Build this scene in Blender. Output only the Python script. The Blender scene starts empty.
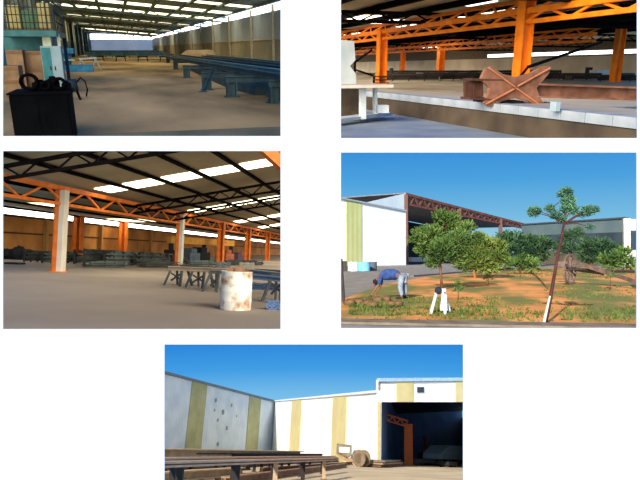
import bpy, math, random
import numpy as np
from mathutils import Matrix, Vector
random.seed(7)
SC = bpy.context.scene
PI = math.pi
# ------------------------------------------------------------------ camera, sky, exposure
F = 600.0                       # focal length in pixels of a 640 px wide frame
CAM = Vector((0, 0, 3.2))
cd = bpy.data.cameras.new('camera'); cam = bpy.data.objects.new('camera', cd); SC.collection.objects.link(cam)
cd.sensor_width = 36; cd.lens = 36 * F / 640; cd.clip_end = 3000; cd.clip_start = .1
cam.location = CAM; cam.rotation_euler = (PI / 2, 0, 0); SC.camera = cam
SC.view_settings.view_transform = 'Standard'; SC.view_settings.look = 'None'
SC.view_settings.exposure = 0; SC.view_settings.gamma = 1; SC.view_settings.use_curve_mapping = False

def lin(c):
    return tuple((x / 255 / 12.92) if x / 255 <= .04045 else ((x / 255 + .055) / 1.055) ** 2.4 for x in c) + (1,)

W = bpy.data.worlds.new('sky'); SC.world = W; W.use_nodes = True
wn = W.node_tree; wn.nodes.clear()
tc = wn.nodes.new('ShaderNodeTexCoord'); sx = wn.nodes.new('ShaderNodeSeparateXYZ')
rp = wn.nodes.new('ShaderNodeValToRGB'); bg = wn.nodes.new('ShaderNodeBackground'); wo = wn.nodes.new('ShaderNodeOutputWorld')
mr = wn.nodes.new('ShaderNodeMapRange'); mr.inputs[1].default_value = -.3; mr.inputs[2].default_value = .3
wn.links.new(tc.outputs['Generated'], sx.inputs[0]); wn.links.new(sx.outputs['Z'], mr.inputs[0])
wn.links.new(mr.outputs[0], rp.inputs[0]); wn.links.new(rp.outputs[0], bg.inputs[0]); wn.links.new(bg.outputs[0], wo.inputs[0])
e = rp.color_ramp.elements
e[0].position = 0; e[0].color = lin((160, 208, 238))
e[1].position = 1; e[1].color = lin((36, 118, 210))
for p, c in ((.08, (120, 190, 234)), (.15, (66, 158, 228)), (.25, (30, 124, 216)), (.38, (70, 150, 215)), (.50, (160, 206, 226)), (.56, (120, 188, 226)), (.66, (76, 162, 222)), (.76, (52, 140, 216))):
    k = e.new(p); k.color = lin(c)
bg.inputs[1].default_value = 1.0

COL = {}
def coll(n):
    c = bpy.data.collections.new(n); SC.collection.children.link(c); COL[n] = c; return c
for n in ('page', 'workshop', 'beam_yard', 'open_hall', 'garden', 'depot'): coll(n)

# ------------------------------------------------------------------ the five places, each with its own level ground and eye height
def pix(u, v): return np.array([(u - 320) / F, 1, -(v - 240) / F])
class Place:
    def __init__(s, name, u0, v0, h, roll=0):
        f = pix(u0, v0); f /= np.linalg.norm(f); a = math.radians(roll)
        w = pix(u0 + math.cos(a), v0 + math.sin(a)); r = w - (w @ f) * f; r /= np.linalg.norm(r)
        s.r, s.f, s.u, s.h, s.name = r, f, np.cross(r, f), h, name
        m = Matrix.Identity(4)
        for i in range(3): m[i][0], m[i][1], m[i][2] = r[i], f[i], s.u[i]
        s.M = Matrix.Translation(CAM) @ m @ Matrix.Translation((0, 0, -h))
    def ray(s, x, y):
        w = pix(x, y); return w @ s.r, w @ s.f, w @ s.u
    def G(s, x, y, z=0):
        a, b, c = s.ray(x, y); t = (z - s.h) / c; return Vector((a * t, b * t, z))
    def PX(s, x, y, X):
        a, b, c = s.ray(x, y); t = X / a; return Vector((X, b * t, s.h + c * t))
    def PY(s, x, y, Y):
        a, b, c = s.ray(x, y); t = Y / b; return Vector((a * t, Y, s.h + c * t))
    def RP(s, x, y, a0, sl):                                   # on the roof plane z = a0 + sl * X
        a, b, c = s.ray(x, y); t = (a0 - s.h) / (c - sl * a); return Vector((a * t, b * t, s.h + c * t))
    def proj(s, p):
        w = s.r * p[0] + s.f * p[1] + s.u * (p[2] - s.h); return 320 + F * w[0] / w[1], 240 - F * w[2] / w[1]
    def YX(s, px, X, z=0):
        a, b = 3., 2000.; fa = s.proj((X, a, z))[0] - px
        for _ in range(50):
            m = math.sqrt(a * b); fm = s.proj((X, m, z))[0] - px
            if fa * fm > 0: a, fa = m, fm
            else: b = m
        return a
    def Z(s, X, Y, py):
        a, b = -50., 200.
        for _ in range(50):
            m = (a + b) / 2
            if s.proj((X, Y, m))[1] > py: a = m
            else: b = m
        return a
P = None                                                       # the place being built

# ------------------------------------------------------------------ lamps: own suns for the two yards, added fills elsewhere, each linked to one place
def sun(name, place, to_sun, strength, color, angle=.6):
    l = bpy.data.lights.new(name, 'SUN'); l.energy = strength; l.color = color; l.angle = math.radians(angle)
    o = bpy.data.objects.new(name, l); COL[place.name].objects.link(o)
    d = (place.M.to_3x3() @ Vector(to_sun)).normalized()
    o.rotation_euler = d.to_track_quat('Z', 'Y').to_euler(); o.location = CAM + d * 50
    o.light_linking.receiver_collection = COL[place.name]; o.light_linking.blocker_collection = COL[place.name]
PG = Place('page', 320, 240, 3.2)
S1 = Place('workshop', 112, 48, 1.7)
S2 = Place('beam_yard', 131, 68, 1.7)
S3 = Place('open_hall', 372, 254, 1.7, 2.5)
S4 = Place('garden', 489, 256, 1.6)
S5 = Place('depot', 314, 448, 1.7, 2.5)
sun('page_light', PG, (-.1, -1, .25), 3.1, (1, .80, .60), 20)  # added warm sun that whitens the page against the blue sky
sun('garden_sun', S4, (-.12, -.92, .38), 7.8, (1, .95, .88))
sun('depot_sun', S5, (-.46, -.80, .46), 6.0, (1, .93, .82))
# added soft fill suns that brighten the roofed halls from the camera side
sun('workshop_fill', S1, (-.35, -1, .38), 5.0, (1, .90, .72), 60)
sun('beam_yard_fill', S2, (-.85, -.55, .34), 8.0, (1, .90, .76), 40)
sun('open_hall_fill', S3, (.75, -.65, .38), 6.0, (1, .92, .80), 50)
# added weak suns that fill the two yards in place of blocked skylight
sun('garden_sky_fill', S4, (.3, -.8, .7), 1.5, (.75, .88, 1), 120)
sun('depot_sky_fill', S5, (.6, -.8, .6), 1.7, (.75, .88, 1), 120)

# ------------------------------------------------------------------ materials
MATS = {}
def mat(name, c1, c2=None, scale=3., rough=.8, metal=0, bump=0, emit=0, detail=4, stretch=None, spec=.3):
    if name in MATS: return MATS[name]
    m = bpy.data.materials.new(name); m.use_nodes = True; t = m.node_tree; b = t.nodes['Principled BSDF']
    b.inputs['Roughness'].default_value = rough; b.inputs['Metallic'].default_value = metal
    b.inputs['Specular IOR Level'].default_value = spec
    tcn = t.nodes.new('ShaderNodeTexCoord'); mp = t.nodes.new('ShaderNodeMapping'); nz = t.nodes.new('ShaderNodeTexNoise')
    if stretch: mp.inputs['Scale'].default_value = stretch
    nz.inputs['Scale'].default_value = scale; nz.inputs['Detail'].default_value = detail
    t.links.new(tcn.outputs['Object'], mp.inputs[0]); t.links.new(mp.outputs[0], nz.inputs['Vector'])
    r = t.nodes.new('ShaderNodeValToRGB'); r.color_ramp.elements[0].position = .35; r.color_ramp.elements[1].position = .65
    r.color_ramp.elements[0].color = lin(c1); r.color_ramp.elements[1].color = lin(c2 or [min(255, x * 1.12) for x in c1])
    t.links.new(nz.outputs['Fac'], r.inputs[0]); t.links.new(r.outputs[0], b.inputs['Base Color'])
    if bump:
        bn = t.nodes.new('ShaderNodeBump'); bn.inputs['Strength'].default_value = bump
        t.links.new(nz.outputs['Fac'], bn.inputs['Height']); t.links.new(bn.outputs[0], b.inputs['Normal'])
    if emit:
        t.links.new(r.outputs[0], b.inputs['Emission Color']); b.inputs['Emission Strength'].default_value = emit
    MATS[name] = m; return m
def ribbed(name, c1, c2, period, axis='X', rough=.6, strength=.18):      # profiled sheet: fine ribs as relief, weathering as noise
    m = mat(name, c1, c2, .35, rough); t = m.node_tree; b = t.nodes['Principled BSDF']
    w = t.nodes.new('ShaderNodeTexWave'); w.bands_direction = axis; w.inputs['Scale'].default_value = 1 / period / 3.18
    tcn = t.nodes.new('ShaderNodeTexCoord'); bn = t.nodes.new('ShaderNodeBump'); bn.inputs['Strength'].default_value = strength
    bn.inputs['Distance'].default_value = .1
    t.links.new(tcn.outputs['Object'], w.inputs[0]); t.links.new(w.outputs['Fac'], bn.inputs['Height']); t.links.new(bn.outputs[0], b.inputs['Normal'])
    return m

# ------------------------------------------------------------------ mesh building
class MB:
    def __init__(s): s.v = []; s.f = []
    def add(s, vs, fs):
        n = len(s.v); s.v += [Vector(x) for x in vs]; s.f += [[i + n for i in q] for q in fs]; return s
    def box(s, a, b):
        x0, x1 = sorted((a[0], b[0])); y0, y1 = sorted((a[1], b[1])); z0, z1 = sorted((a[2], b[2]))
        return s.add([(x, y, z) for z in (z0, z1) for y in (y0, y1) for x in (x0, x1)],
                     [(0, 2, 3, 1), (4, 5, 7, 6), (0, 1, 5, 4), (2, 6, 7, 3), (0, 4, 6, 2), (1, 3, 7, 5)])
    def frame(s, p, q, up=(0, 0, 1)):
        d = (Vector(q) - Vector(p)).normalized(); up = Vector(up)
        if abs(d.dot(up)) > .98: up = Vector((0, 1, 0))
        r = d.cross(up).normalized(); return d, r, r.cross(d)
    def bar(s, p, q, w, h=None, off=(0, 0), up=(0, 0, 1)):
        h = h or w; d, r, u = s.frame(p, q, up); p, q = Vector(p), Vector(q); vs = []
        for c in (p, q):
            for a, b in ((-1, -1), (1, -1), (1, 1), (-1, 1)): vs.append(c + r * (a * w / 2 + off[0]) + u * (b * h / 2 + off[1]))
        return s.add(vs, [(3, 2, 1, 0), (4, 5, 6, 7), (0, 1, 5, 4), (1, 2, 6, 5), (2, 3, 7, 6), (3, 0, 4, 7)])
    def ibeam(s, p, q, w, h, t=None, up=(0, 0, 1)):
        t = t or h * .12
        s.bar(p, q, w, t, (0, h / 2 - t / 2), up); s.bar(p, q, w, t, (0, -h / 2 + t / 2), up); return s.bar(p, q, t, h - 2 * t, (0, 0), up)
    def tube(s, pts, rs, n=8, cap=True):
        pts = [Vector(x) for x in pts]
        if not hasattr(rs, '__len__'): rs = [rs] * len(pts)
        vs = []; N = len(pts)
        for i, p in enumerate(pts):
            d, r, u = s.frame(pts[max(0, i - 1)], pts[min(N - 1, i + 1)], (.05, .1, 1))
            for k in range(n):
                a = 2 * PI * k / n; vs.append(p + (r * math.cos(a) + u * math.sin(a)) * rs[i])
        fs = [(i * n + k, i * n + (k + 1) % n, (i + 1) * n + (k + 1) % n, (i + 1) * n + k) for i in range(N - 1) for k in range(n)]
        if cap: fs += [tuple(range(n))[::-1], tuple((N - 1) * n + k for k in range(n))]
        return s.add(vs, fs)
    def lathe(s, prof, n=24, c=(0, 0, 0)):
        vs = [(c[0] + r * math.cos(2 * PI * k / n), c[1] + r * math.sin(2 * PI * k / n), c[2] + z) for r, z in prof for k in range(n)]
        return s.add(vs, [(i * n + k, i * n + (k + 1) % n, (i + 1) * n + (k + 1) % n, (i + 1) * n + k) for i in range(len(prof) - 1) for k in range(n)])
    def prism(s, outline, d):                                  # outline of 3D points extruded by vector d
        n = len(outline); o = [Vector(x) for x in outline]; d = Vector(d)
        return s.add(o + [x + d for x in o], [tuple(range(n))[::-1], tuple(range(n, 2 * n))] + [(i, (i + 1) % n, (i + 1) % n + n, i + n) for i in range(n)])
    def ball(s, c, r, n=10, m=6, jit=0):
        c = Vector(c); r = Vector(r) if hasattr(r, '__len__') else Vector((r, r, r)); vs = []
        for i in range(m + 1):
            for k in range(n):
                a = PI * i / m; b = 2 * PI * k / n; j = 1 + random.uniform(-jit, jit)
                vs.append(c + Vector((r.x * math.sin(a) * math.cos(b), r.y * math.sin(a) * math.sin(b), r.z * math.cos(a))) * j)
        return s.add(vs, [(i * n + k, i * n + (k + 1) % n, (i + 1) * n + (k + 1) % n, (i + 1) * n + k) for i in range(m) for k in range(n)])

def link(o, name=None): COL[P.name].objects.link(o); return o
def place(o, loc=(0, 0, 0), rz=0): o.matrix_world = P.M @ Matrix.Translation(loc) @ Matrix.Rotation(rz, 4, 'Z'); return o
def tag(o, label=None, cat=None, group=None, kind=None):
    if label: o['label'] = label
    if cat: o['category'] = cat
    if group: o['group'] = group
    if kind: o['kind'] = kind
    return o
def obj(name, mb, m, parent=None, loc=(0, 0, 0), rz=0, smooth=False, bevel=0):
    me = bpy.data.meshes.new(name); me.from_pydata([tuple(v) for v in mb.v], [], mb.f); me.update(); me.materials.append(m)
    if smooth:
        for p in me.polygons: p.use_smooth = True
    o = bpy.data.objects.new(name, me); link(o)
    if bevel:
        bv = o.modifiers.new('bevel', 'BEVEL'); bv.width = bevel; bv.segments = 2; bv.limit_method = 'ANGLE'
    if parent: o.parent = parent; o.location = loc; o.rotation_euler = (0, 0, rz)
    else: place(o, loc, rz)
    return o
def thing(name, label, cat, loc=(0, 0, 0), rz=0, group=None):
    o = bpy.data.objects.new(name, None); link(o); place(o, loc, rz); return tag(o, label, cat, group)
def struct(name, mb, m, **k):
    o = obj(name, mb, m, **k); o['kind'] = 'structure'; return o
def copy_tree(o, parent=None):
    c = o.copy(); link(c)
    if parent: c.parent = parent
    for ch in list(o.children): copy_tree(ch, c)
    return c
def about(mb, o):                                              # make coordinates relative to a thing's base
    o = Vector(o); mb.v = [v - o for v in mb.v]; return mb
NTH = ['first', 'second', 'third', 'fourth', 'fifth', 'sixth', 'seventh', 'eighth', 'ninth', 'tenth', 'eleventh', 'twelfth']
def CNT(i):
    tens = ['', '', 'twenty', 'thirty', 'forty']; ones = NTH + ['thirteenth', 'fourteenth', 'fifteenth', 'sixteenth', 'seventeenth', 'eighteenth', 'nineteenth']; n = i + 1
    if n < 20: return ones[n - 1]
    return tens[n // 10][:-1] + 'ieth' if n % 10 == 0 else tens[n // 10] + '-' + ones[n % 10 - 1]
ORD = ['nearest', 'second nearest', 'third nearest', 'fourth nearest', 'fifth nearest', 'sixth nearest', 'seventh nearest', 'eighth nearest', 'ninth nearest', 'tenth nearest', 'eleventh nearest', 'farthest']

# ------------------------------------------------------------------ the white sheet that carries the five pictures
P = PG; D = 8.0
def page():
    holes = [(3, -14, 280.5, 136), (341, -14, 637, 138), (3, 151, 280.5, 329), (341, 152.5, 636.5, 328), (164.5, 344.5, 463, 500)]
    xs = sorted({-90, 730} | {h[0] for h in holes} | {h[2] for h in holes}); ys = sorted({-60, 600} | {h[1] for h in holes} | {h[3] for h in holes})
    m = MB(); vid = {}; fs = []; t = .012
    def V(i, j, b):
        k = (i, j, b)
        if k not in vid:
            vid[k] = len(m.v); q = pix(xs[i], ys[j]) * D; m.v.append(Vector((q[0], D + (t if b else 0), q[2] + 3.2)))
        return vid[k]
    solid = lambda i, j: 0 <= i < len(xs) - 1 and 0 <= j < len(ys) - 1 and not any(h[0] <= (xs[i] + xs[i + 1]) / 2 <= h[2] and h[1] <= (ys[j] + ys[j + 1]) / 2 <= h[3] for h in holes)
    for i in range(len(xs) - 1):
        for j in range(len(ys) - 1):
            if not solid(i, j): continue
            fs.append([V(i, j, 0), V(i, j + 1, 0), V(i + 1, j + 1, 0), V(i + 1, j, 0)])
            fs.append([V(i, j, 1), V(i + 1, j, 1), V(i + 1, j + 1, 1), V(i, j + 1, 1)])
            for (a, b, c, d) in ((-1, 0, (i, j), (i, j + 1)), (1, 0, (i + 1, j + 1), (i + 1, j)), (0, -1, (i + 1, j), (i, j)), (0, 1, (i, j + 1), (i + 1, j + 1))):
                if not solid(i + a, j + b): fs.append([V(*c, 0), V(*c, 1), V(*d, 1), V(*d, 0)])
    m.f = fs
    tag(obj('paper_sheet', m, mat('paper', (250, 251, 250), (253, 253, 253), .6, .9, spec=0)), 'large white paper sheet framing the five pictures in rows', 'paper')
page()

# ================================================================== WORKSHOP (upper left): long hall with trestles
P = S1
def workshop():
    XW, XL, YF = 14.0, -7.7, 236.0
    RH = lambda X: 5.5 + (XW - X) * .075                      # the roof falls to the right
    struct('floor', MB().box((-20, 9.6, -.2), (18, YF, 0)), mat('earth_floor', (96, 78, 40), (196, 160, 106), .22, .9, detail=7, stretch=(1, .35, 1), bump=.2))
    struct('floor', MB().box((-20, 9.6, 0), (18, G(150, 132).y, .006)), mat('olive_kerb', (92, 86, 52), (120, 110, 74), 1.2, .7))  # olive strip across the near end of the floor
    struct('wall_right', MB().box((XW, 34, 0), (XW + .2, YF, 4.9)), ribbed('grey_cladding', (138, 154, 168), (162, 170, 174), .8, 'Y'))
    struct('wall_right', MB().box((XW - .02, 34, 0), (XW, YF, 2.4)), mat('olive_dado', (128, 122, 100), (156, 146, 120), .3, .9))
    struct('trim_1', MB().box((XW - .12, 34, 2.42), (XW - .02, YF, 2.55)), mat('girt', (170, 160, 130)))
    glow = mat('translucent_sheet', (236, 244, 255), (244, 250, 255), 2, .6, emit=4)
    warm_glow = mat('roof_sheet_light', (255, 240, 196), (255, 248, 214), 2, .6, emit=3)
    struct('window_1', MB().box((XW, 34, 4.85), (XW + .1, YF, 5.5)), glow)
    rib = None
    ys = [G_y for G_y in [P.YX(u, XW, 2) for u in (275, 253, 231, 214.5, 202.5, 193, 186, 180, 175.5, 171.5, 168)]]
    for i, y in enumerate(ys):
        m = MB().ibeam((0, 0, 0), (0, 0, 5.4), .22, .22, .05, up=(1, 0, 0))
        o = obj('wall_column', m, mat('pale_steel', (150, 146, 128), (176, 168, 146)), loc=(XW - .15, y, 0)) if rib is None else link(rib.copy())
        rib = rib or o; place(o, (XW - .15, y, 0))
        tag(o, 'pale steel column of the upper left hall\'s right wall, %s' % ORD[i], 'column', 'columns of the upper left hall\'s right wall')
    # far gable with its bright opening
    y0 = YF
    a = P.PY(90, 34, y0); b = P.PY(152, 39.5, y0); c = P.PY(152, 52, y0)
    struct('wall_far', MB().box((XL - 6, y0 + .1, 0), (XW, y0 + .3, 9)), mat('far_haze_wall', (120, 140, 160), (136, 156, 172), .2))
    struct('window_2', MB().box((a.x, y0 - .1, b.z), (b.x, y0, a.z)), mat('far_daylight', (250, 252, 255), (255, 255, 255), 1, emit=5))
    struct('window_3', MB().box((a.x, y0 - .1, c.z), (b.x, y0, b.z)), mat('far_pale_sheet', (140, 160, 192), (170, 180, 208), .15, emit=.5))
    # left wall, its columns and yellow sheets
    struct('wall_left', MB().box((XL - .2, 44, 0), (XL, YF, 7.2)), ribbed('blue_grey_cladding', (84, 104, 112), (120, 134, 134), .8, 'Y'))
    for i, (u0, u1) in enumerate(((50, 61), (63, 68), (70, 74))):
        ya, yb = P.YX(u0, XL, 3), P.YX(u1, XL, 3)
        struct('window_%d' % (4 + i), MB().box((XL, ya, 2.9), (XL + .05, yb, 6.4)), mat('yellow_sheet', (196, 180, 116), (222, 208, 150), 1, emit=.35))
    col = None
    for i, u in enumerate((52, 63, 70.5, 76, 80, 83.5, 86)):
        y = P.YX(u, XL, 2)
        if col is None: col = o = obj('steel_column', MB().ibeam((0, 0, 0), (0, 0, 6.6), .5, .6, .1, up=(1, 0, 0)), mat('blue_steel', (26, 54, 66), (44, 80, 94), 2))
        else: o = link(col.copy())
        place(o, (XL + .4, y, 0))
        tag(o, 'dark blue steel column on the upper left hall\'s left side, %s' % ORD[i], 'column', 'columns of the upper left hall\'s left side')
    # roof: sheets, cross light strips, trusses, purlins
    strips = [P.Z for _ in ()]
    def yroof(py, X=2):
        lo, hi = 20., 400.
        for _ in range(40):
            m = (lo + hi) / 2
            if P.proj((X, m, RH(X)))[1] < py: lo = m
            else: hi = m
        return lo
    bands = [(-6.5, -4), (1.8, 4.4), (9.4, 11.4), (18.8, 20.4), (26.3, 27.4), (30.8, 31.5)]
    edges = [36.]; lights = []
    for a_, b_ in bands: lights.append((yroof(a_), yroof(b_)))
    def slab(m, ya, yb, lift=0, th=.1, xa=XL, xb=XW): return m.prism([(xa, ya, RH(xa) + lift), (xb, ya, RH(xb) + lift), (xb, ya, RH(xb) + lift + th), (xa, ya, RH(xa) + lift + th)], (0, yb - ya, 0))
    m = MB(); prev = 40.
    for la, lb in lights: slab(m, prev, la); prev = lb
    slab(m, prev, YF)
    struct('ceiling', m, mat('roof_sheet', (122, 156, 172), (146, 170, 174), .1, .7))
    for i, (la, lb) in enumerate(lights): struct('window_%d' % (7 + i), slab(MB(), la, lb), warm_glow)
    pur = None
    for i in range(8):
        X = XL + .8 + i * 2.9
        o = obj('roof_purlin', MB().bar((0, 40, 0), (0, YF, 0), .34, .16), mat('teal_steel', (96, 124, 126), (120, 140, 134), 1)) if pur is None else link(pur.copy())
        pur = pur or o; place(o, (X, 0, RH(X) - .1))
        tag(o, 'slim roof purlin along the upper left hall, %s from the left wall' % NTH[i], 'beam', 'purlins of the upper left hall')
    tr = None
    for i, py in enumerate((6.4, 14.5, 23, 29, 32.2)):
        y = yroof(py); dz = .55
        if tr is None:
            m = MB(); n = 14
            m.bar((XL, 0, RH(XL) - .2), (XW, 0, RH(XW) - .2), .18); m.bar((XL, 0, RH(XL) - .2 - dz), (XW, 0, RH(XW) - .2 - dz), .18)
            for k in range(n):
                xa = XL + (XW - XL) * k / n; xb = XL + (XW - XL) * (k + 1) / n
                m.bar((xa, 0, RH(xa) - .2 - (dz if k % 2 else 0)), (xb, 0, RH(xb) - .2 - (0 if k % 2 else dz)), .09)
            tr = o = obj('roof_truss', m, MATS['teal_steel'])
        else: o = link(tr.copy())
        place(o, (0, y, 0)); tag(o, 'teal roof truss across the upper left hall, %s' % ORD[i], 'truss', 'trusses of the upper left hall')
    # trestles on the right with long steel beams lying on them
    dark = mat('dark_blue_steel', (14, 34, 40), (28, 58, 66), 3, .6); mid = mat('mid_blue_steel', (34, 76, 90), (66, 112, 122), 2, .5)
    T = []
    for i, (px, py, xr) in enumerate(((275, 103, 4.6), (232, 97, 4.8), (207, 90, 5), (187, 78, 5.6), (176, 69.5, 7), (168, 63, 8))):
        g = G(px, py); T.append(g)
        t = thing('steel_trestle', 'dark blue steel trestle under the long beams at right, %s' % ORD[i], 'trestle', g, 0, 'trestles along the upper left hall\'s right side')
        obj('top_bar', MB().ibeam((-.2, 0, .62), (xr, 0, .62), .25, .22), dark, t)
        for dx in (0, xr * .5, xr - .3): obj('leg', MB().ibeam((dx, 0, 0), (dx, 0, .52), .38, .36, .06, up=(1, 0, 0)).box((dx - .25, -.25, 0), (dx + .25, .25, .03)), dark, t)
    for i in range(7):
        k = i / 6; xa = T[0].x + .1 + k * 3.9; xb = T[4].x + .1 + k * 5.2; ya = 15.5 + i * .6 + random.uniform(-.5, .5); yb = T[5].y * (.8 + .06 * (i % 3)); h = .2 + .05 * (i % 3)
        s = (xb - xa) / (T[4].y - T[0].y); f = lambda y: xa + s * (y - T[0].y)
        o = obj('steel_beam', about(MB().ibeam((f(ya), ya, .73 + h / 2), (f(yb), yb, .73 + h / 2), .2, h, .04), (xa, ya, 0)), mid if i % 2 else MATS['dark_blue_steel'], loc=(xa, ya, 0))
        tag(o, 'long blue beam on the right-hand trestles, %s from the aisle' % ('first', 'second', 'third', 'fourth', 'fifth', 'sixth', 'last')[i], 'beam', 'beams on the upper left hall\'s right-hand trestles')
    for i in range(4):  # bars added to give the darkness under the long beams
        a_ = T[i].lerp(T[i + 1], .15) + Vector((1.3, 0, 0)); b_ = T[i].lerp(T[i + 1], .85) + Vector((1.3, 0, 0)); m = MB()
        for q in range(3): m.bar(a_ - a_ + Vector((q * .8, 0, .17)), b_ - a_ + Vector((q * .8, 0, .17)), .55, .34 - .06 * q)
        tag(obj('shade_bars', m, dark, loc=a_), 'dark bars in place of shade on the floor under the long beams, %s pile' % ORD[i], 'steel', 'piles under the long beams')
    g = G(203, 92)
    t = thing('leaning_strut', 'thin dark strut leaning against the right-hand trestles', 'bar', g)
    obj('rod', MB().bar((0, 0, 0), (.55, .4, .95), .1), dark, t); obj('foot_plate', MB().box((-.15, -.15, 0), (.15, .15, .04)), dark, t)
    # rows across the hall
    for i, (xa, xb, py, n) in enumerate(((88, 176, 61.5, 4), (84, 168, 57.5, 5), (92, 160, 55, 5))):
        A = G(xa, py); B = G(xb, py)
        for k in range(n):
            f = (k + .5) / n; p = A.lerp(B, f)
            t = thing('low_trestle', 'low blue trestle across the hall, %s row, %s from the left' % (ORD[i], NTH[k]), 'trestle', p, 0, 'low trestles across the hall, %s row' % ORD[i])
            obj('top_bar', MB().bar((-.7, 0, .62), (.7, 0, .62), .3, .2), dark, t)
            for dx in (-.5, .5): obj('leg', MB().bar((dx * 1.3, 0, 0), (dx, 0, .55), .14), dark, t)
        for k in range(3):
            z = .82 + .22 * (k % 2); y = A.y + (k - 1) * 1.2
            o = obj('steel_beam', MB().ibeam((-(B.x - A.x) / 2, 0, 0), ((B.x - A.x) / 2 - k * .6, 0, 0), .3, .2), mid, loc=((A.x + B.x) / 2, y, z))
            tag(o, 'blue beam lying across the hall on the %s low row, %s' % (ORD[i], ('front', 'middle', 'rear')[k]), 'beam', 'beams lying across the upper left hall')
    # tan covered heap by the right wall
    a = P.PX(177, 60, 9.0); g = G(199, 61.5); L = (G(222, 61.5) - G(177, 61.5)).x
    m = MB(); N = 12; W2 = 6
    for i in range(N + 1):
        for j in range(W2 + 1):
            x = -L / 2 + L * i / N; q = j / W2 * PI; hgt = 1.45 * min(1, (i + .6) / 3, (N - i + .3) / 2) + random.uniform(-.06, .06)
            m.v.append(Vector((x, -2.2 * math.cos(q), max(0, hgt * math.sin(q) ** .6))))
    m.f = [[i * (W2 + 1) + j, (i + 1) * (W2 + 1) + j, (i + 1) * (W2 + 1) + j + 1, i * (W2 + 1) + j + 1] for i in range(N) for j in range(W2)]
    tag(obj('tarpaulin_heap', m, mat('tan_tarpaulin', (176, 146, 108), (204, 172, 132), .8, .8), loc=(g.x, g.y, 0)), 'long tan covered heap near the right wall behind the trestles', 'heap')
    # left side: raised cage platform and what stands below it
    Y = 30.; lz = lambda x, y, Yd=Y: P.PY(x, y, Yd)
    A = lz(-4, 28.5); B = lz(56, 30.5); zt = B.z; top = lz(56, -8).z
    teal = mat('teal_paint', (34, 84, 84), (52, 108, 104), 2, .6)
    t = thing('raised_platform', 'teal steel platform with a mesh cage at upper left', 'platform', (A.x, Y, 0))
    Lx = B.x - A.x
    obj('deck', MB().box((0, 0, zt - .25), (Lx, 6, zt)), teal, t)
    for x in (0.1, Lx - .1):
        for y in (.1, 5.9): obj('post', MB().ibeam((x, y, 0), (x, y, zt - .25), .16, .16, .03, up=(1, 0, 0)), mat('navy_post', (18, 40, 60), (30, 56, 76)), t)
    m = MB(); n = 14
    for k in range(n + 1): x = Lx * k / n; m.bar((x, .05, zt), (x, .05, top), .035 if k % 3 else .07)
    for k in range(6): z = zt + (top - zt) * k / 5; m.bar((0, .05, z), (Lx, .05, z), .04)
    for k in range(8): m.bar((Lx - .05, 6 * k / 7, zt), (Lx - .05, 6 * k / 7, top), .05)
    for k in range(5): z = zt + (top - zt) * k / 4; m.bar((Lx - .05, 0, z), (Lx - .05, 6, z), .04)
    obj('mesh_cage', m, mat('cage_wire', (24, 30, 26), (40, 46, 38)), t)
    for i, (ua, ub, va, vb, c1, lab) in enumerate(((6, 20, 5, 26, (166, 148, 88), 'yellow bulk tank in the cage, left of the green bundle'), (22, 38, 10, 26.5, (84, 112, 74), 'green wrapped bundle between the yellow tanks'), (38, 50, 3, 26.5, (172, 152, 92), 'yellow bulk tank in the cage, nearest the hall'))):
        p0 = lz(ua, vb, Y + 1); p1 = lz(ub, va, Y + 1); w = p1.x - p0.x; hh = p1.z - zt
        t = thing('bulk_tank' if i != 1 else 'wrapped_bundle', lab, 'tank' if i != 1 else 'bundle', (p0.x, Y + 1, zt))
        obj('pallet', MB().box((0, 0, 0), (w, 1.2, .1)), mat('pallet_wood', (110, 88, 58)), t)
        obj('body', MB().box((.04, .04, .1), (w - .04, 1.16, hh)), mat('goods_%d' % i, c1, [x * 1.15 for x in c1], 2), t, bevel=.06)
        if i != 1: obj('cap', MB().lathe([(0, hh + .06), (.1, hh + .06), (.1, hh)], 12, (w / 2, .6, 0)), mat('cap_dark', (30, 30, 30)), t)
    p0 = lz(-4, 47, 33.); p1 = lz(43, 31, 33.)
    tag(obj('partition_panel', MB().box((0, 0, 0), (p1.x - p0.x, .08, p1.z)), teal, loc=(p0.x, 33.5, 0)), 'teal panel standing under the cage platform', 'panel')
    # tan crates
    for i, (ua, ub, va, Yd) in enumerate(((5, 22, 50, 29.), (23, 41, 51, 29.6), (2, 18, 66, 24.5))):
        p0 = lz(ua, va, Yd); p1 = lz(ub, va, Yd); w = p1.x - p0.x
        t = thing('plywood_crate', ('tan plywood crate under the platform, at the far left', 'tan plywood crate beside the grey locker', 'lower tan crate in front of the two tall ones')[i], 'crate', (p0.x, Yd, 0))
        obj('body', MB().box((0, 0, 0), (w, 1.1, p0.z)), mat('plywood', (104, 80, 54), (134, 104, 72), 2), t, bevel=.02)
        m = MB()
        for z in (.08, p0.z * .5, p0.z - .08): m.bar((0, -.02, z), (w, -.02, z), .03, .1)
        obj('batten', m, mat('batten_wood', (104, 76, 50)), t)
    p0 = lz(43, 70, 26.); p1 = lz(60.5, 46, 26.); w = p1.x - p0.x
    t = thing('steel_locker', 'pale grey-blue steel locker standing below the platform edge', 'locker', (p0.x, 26, 0))
    lk = mat('locker_grey', (104, 128, 134), (130, 150, 152), 1, .5)
    obj('body', MB().box((0, .02, .05), (w, .8, p1.z)), lk, t, bevel=.015)
    for k in (0, 1):
        d_ = obj('door', MB().box((w * k / 2 + .02, 0, .1), (w * (k + 1) / 2 - .02, .02, p1.z - .06)), mat('locker_teal', (40, 98, 100), (56, 116, 114)) if k == 0 else lk, t)
        obj('handle', MB().box((w / 2 + (-.1 if k == 0 else .06), -.03, p1.z * .5), (w / 2 + (-.06 if k == 0 else .1), 0, p1.z * .58)), mat('handle_dark', (30, 34, 36)), d_)
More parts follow.
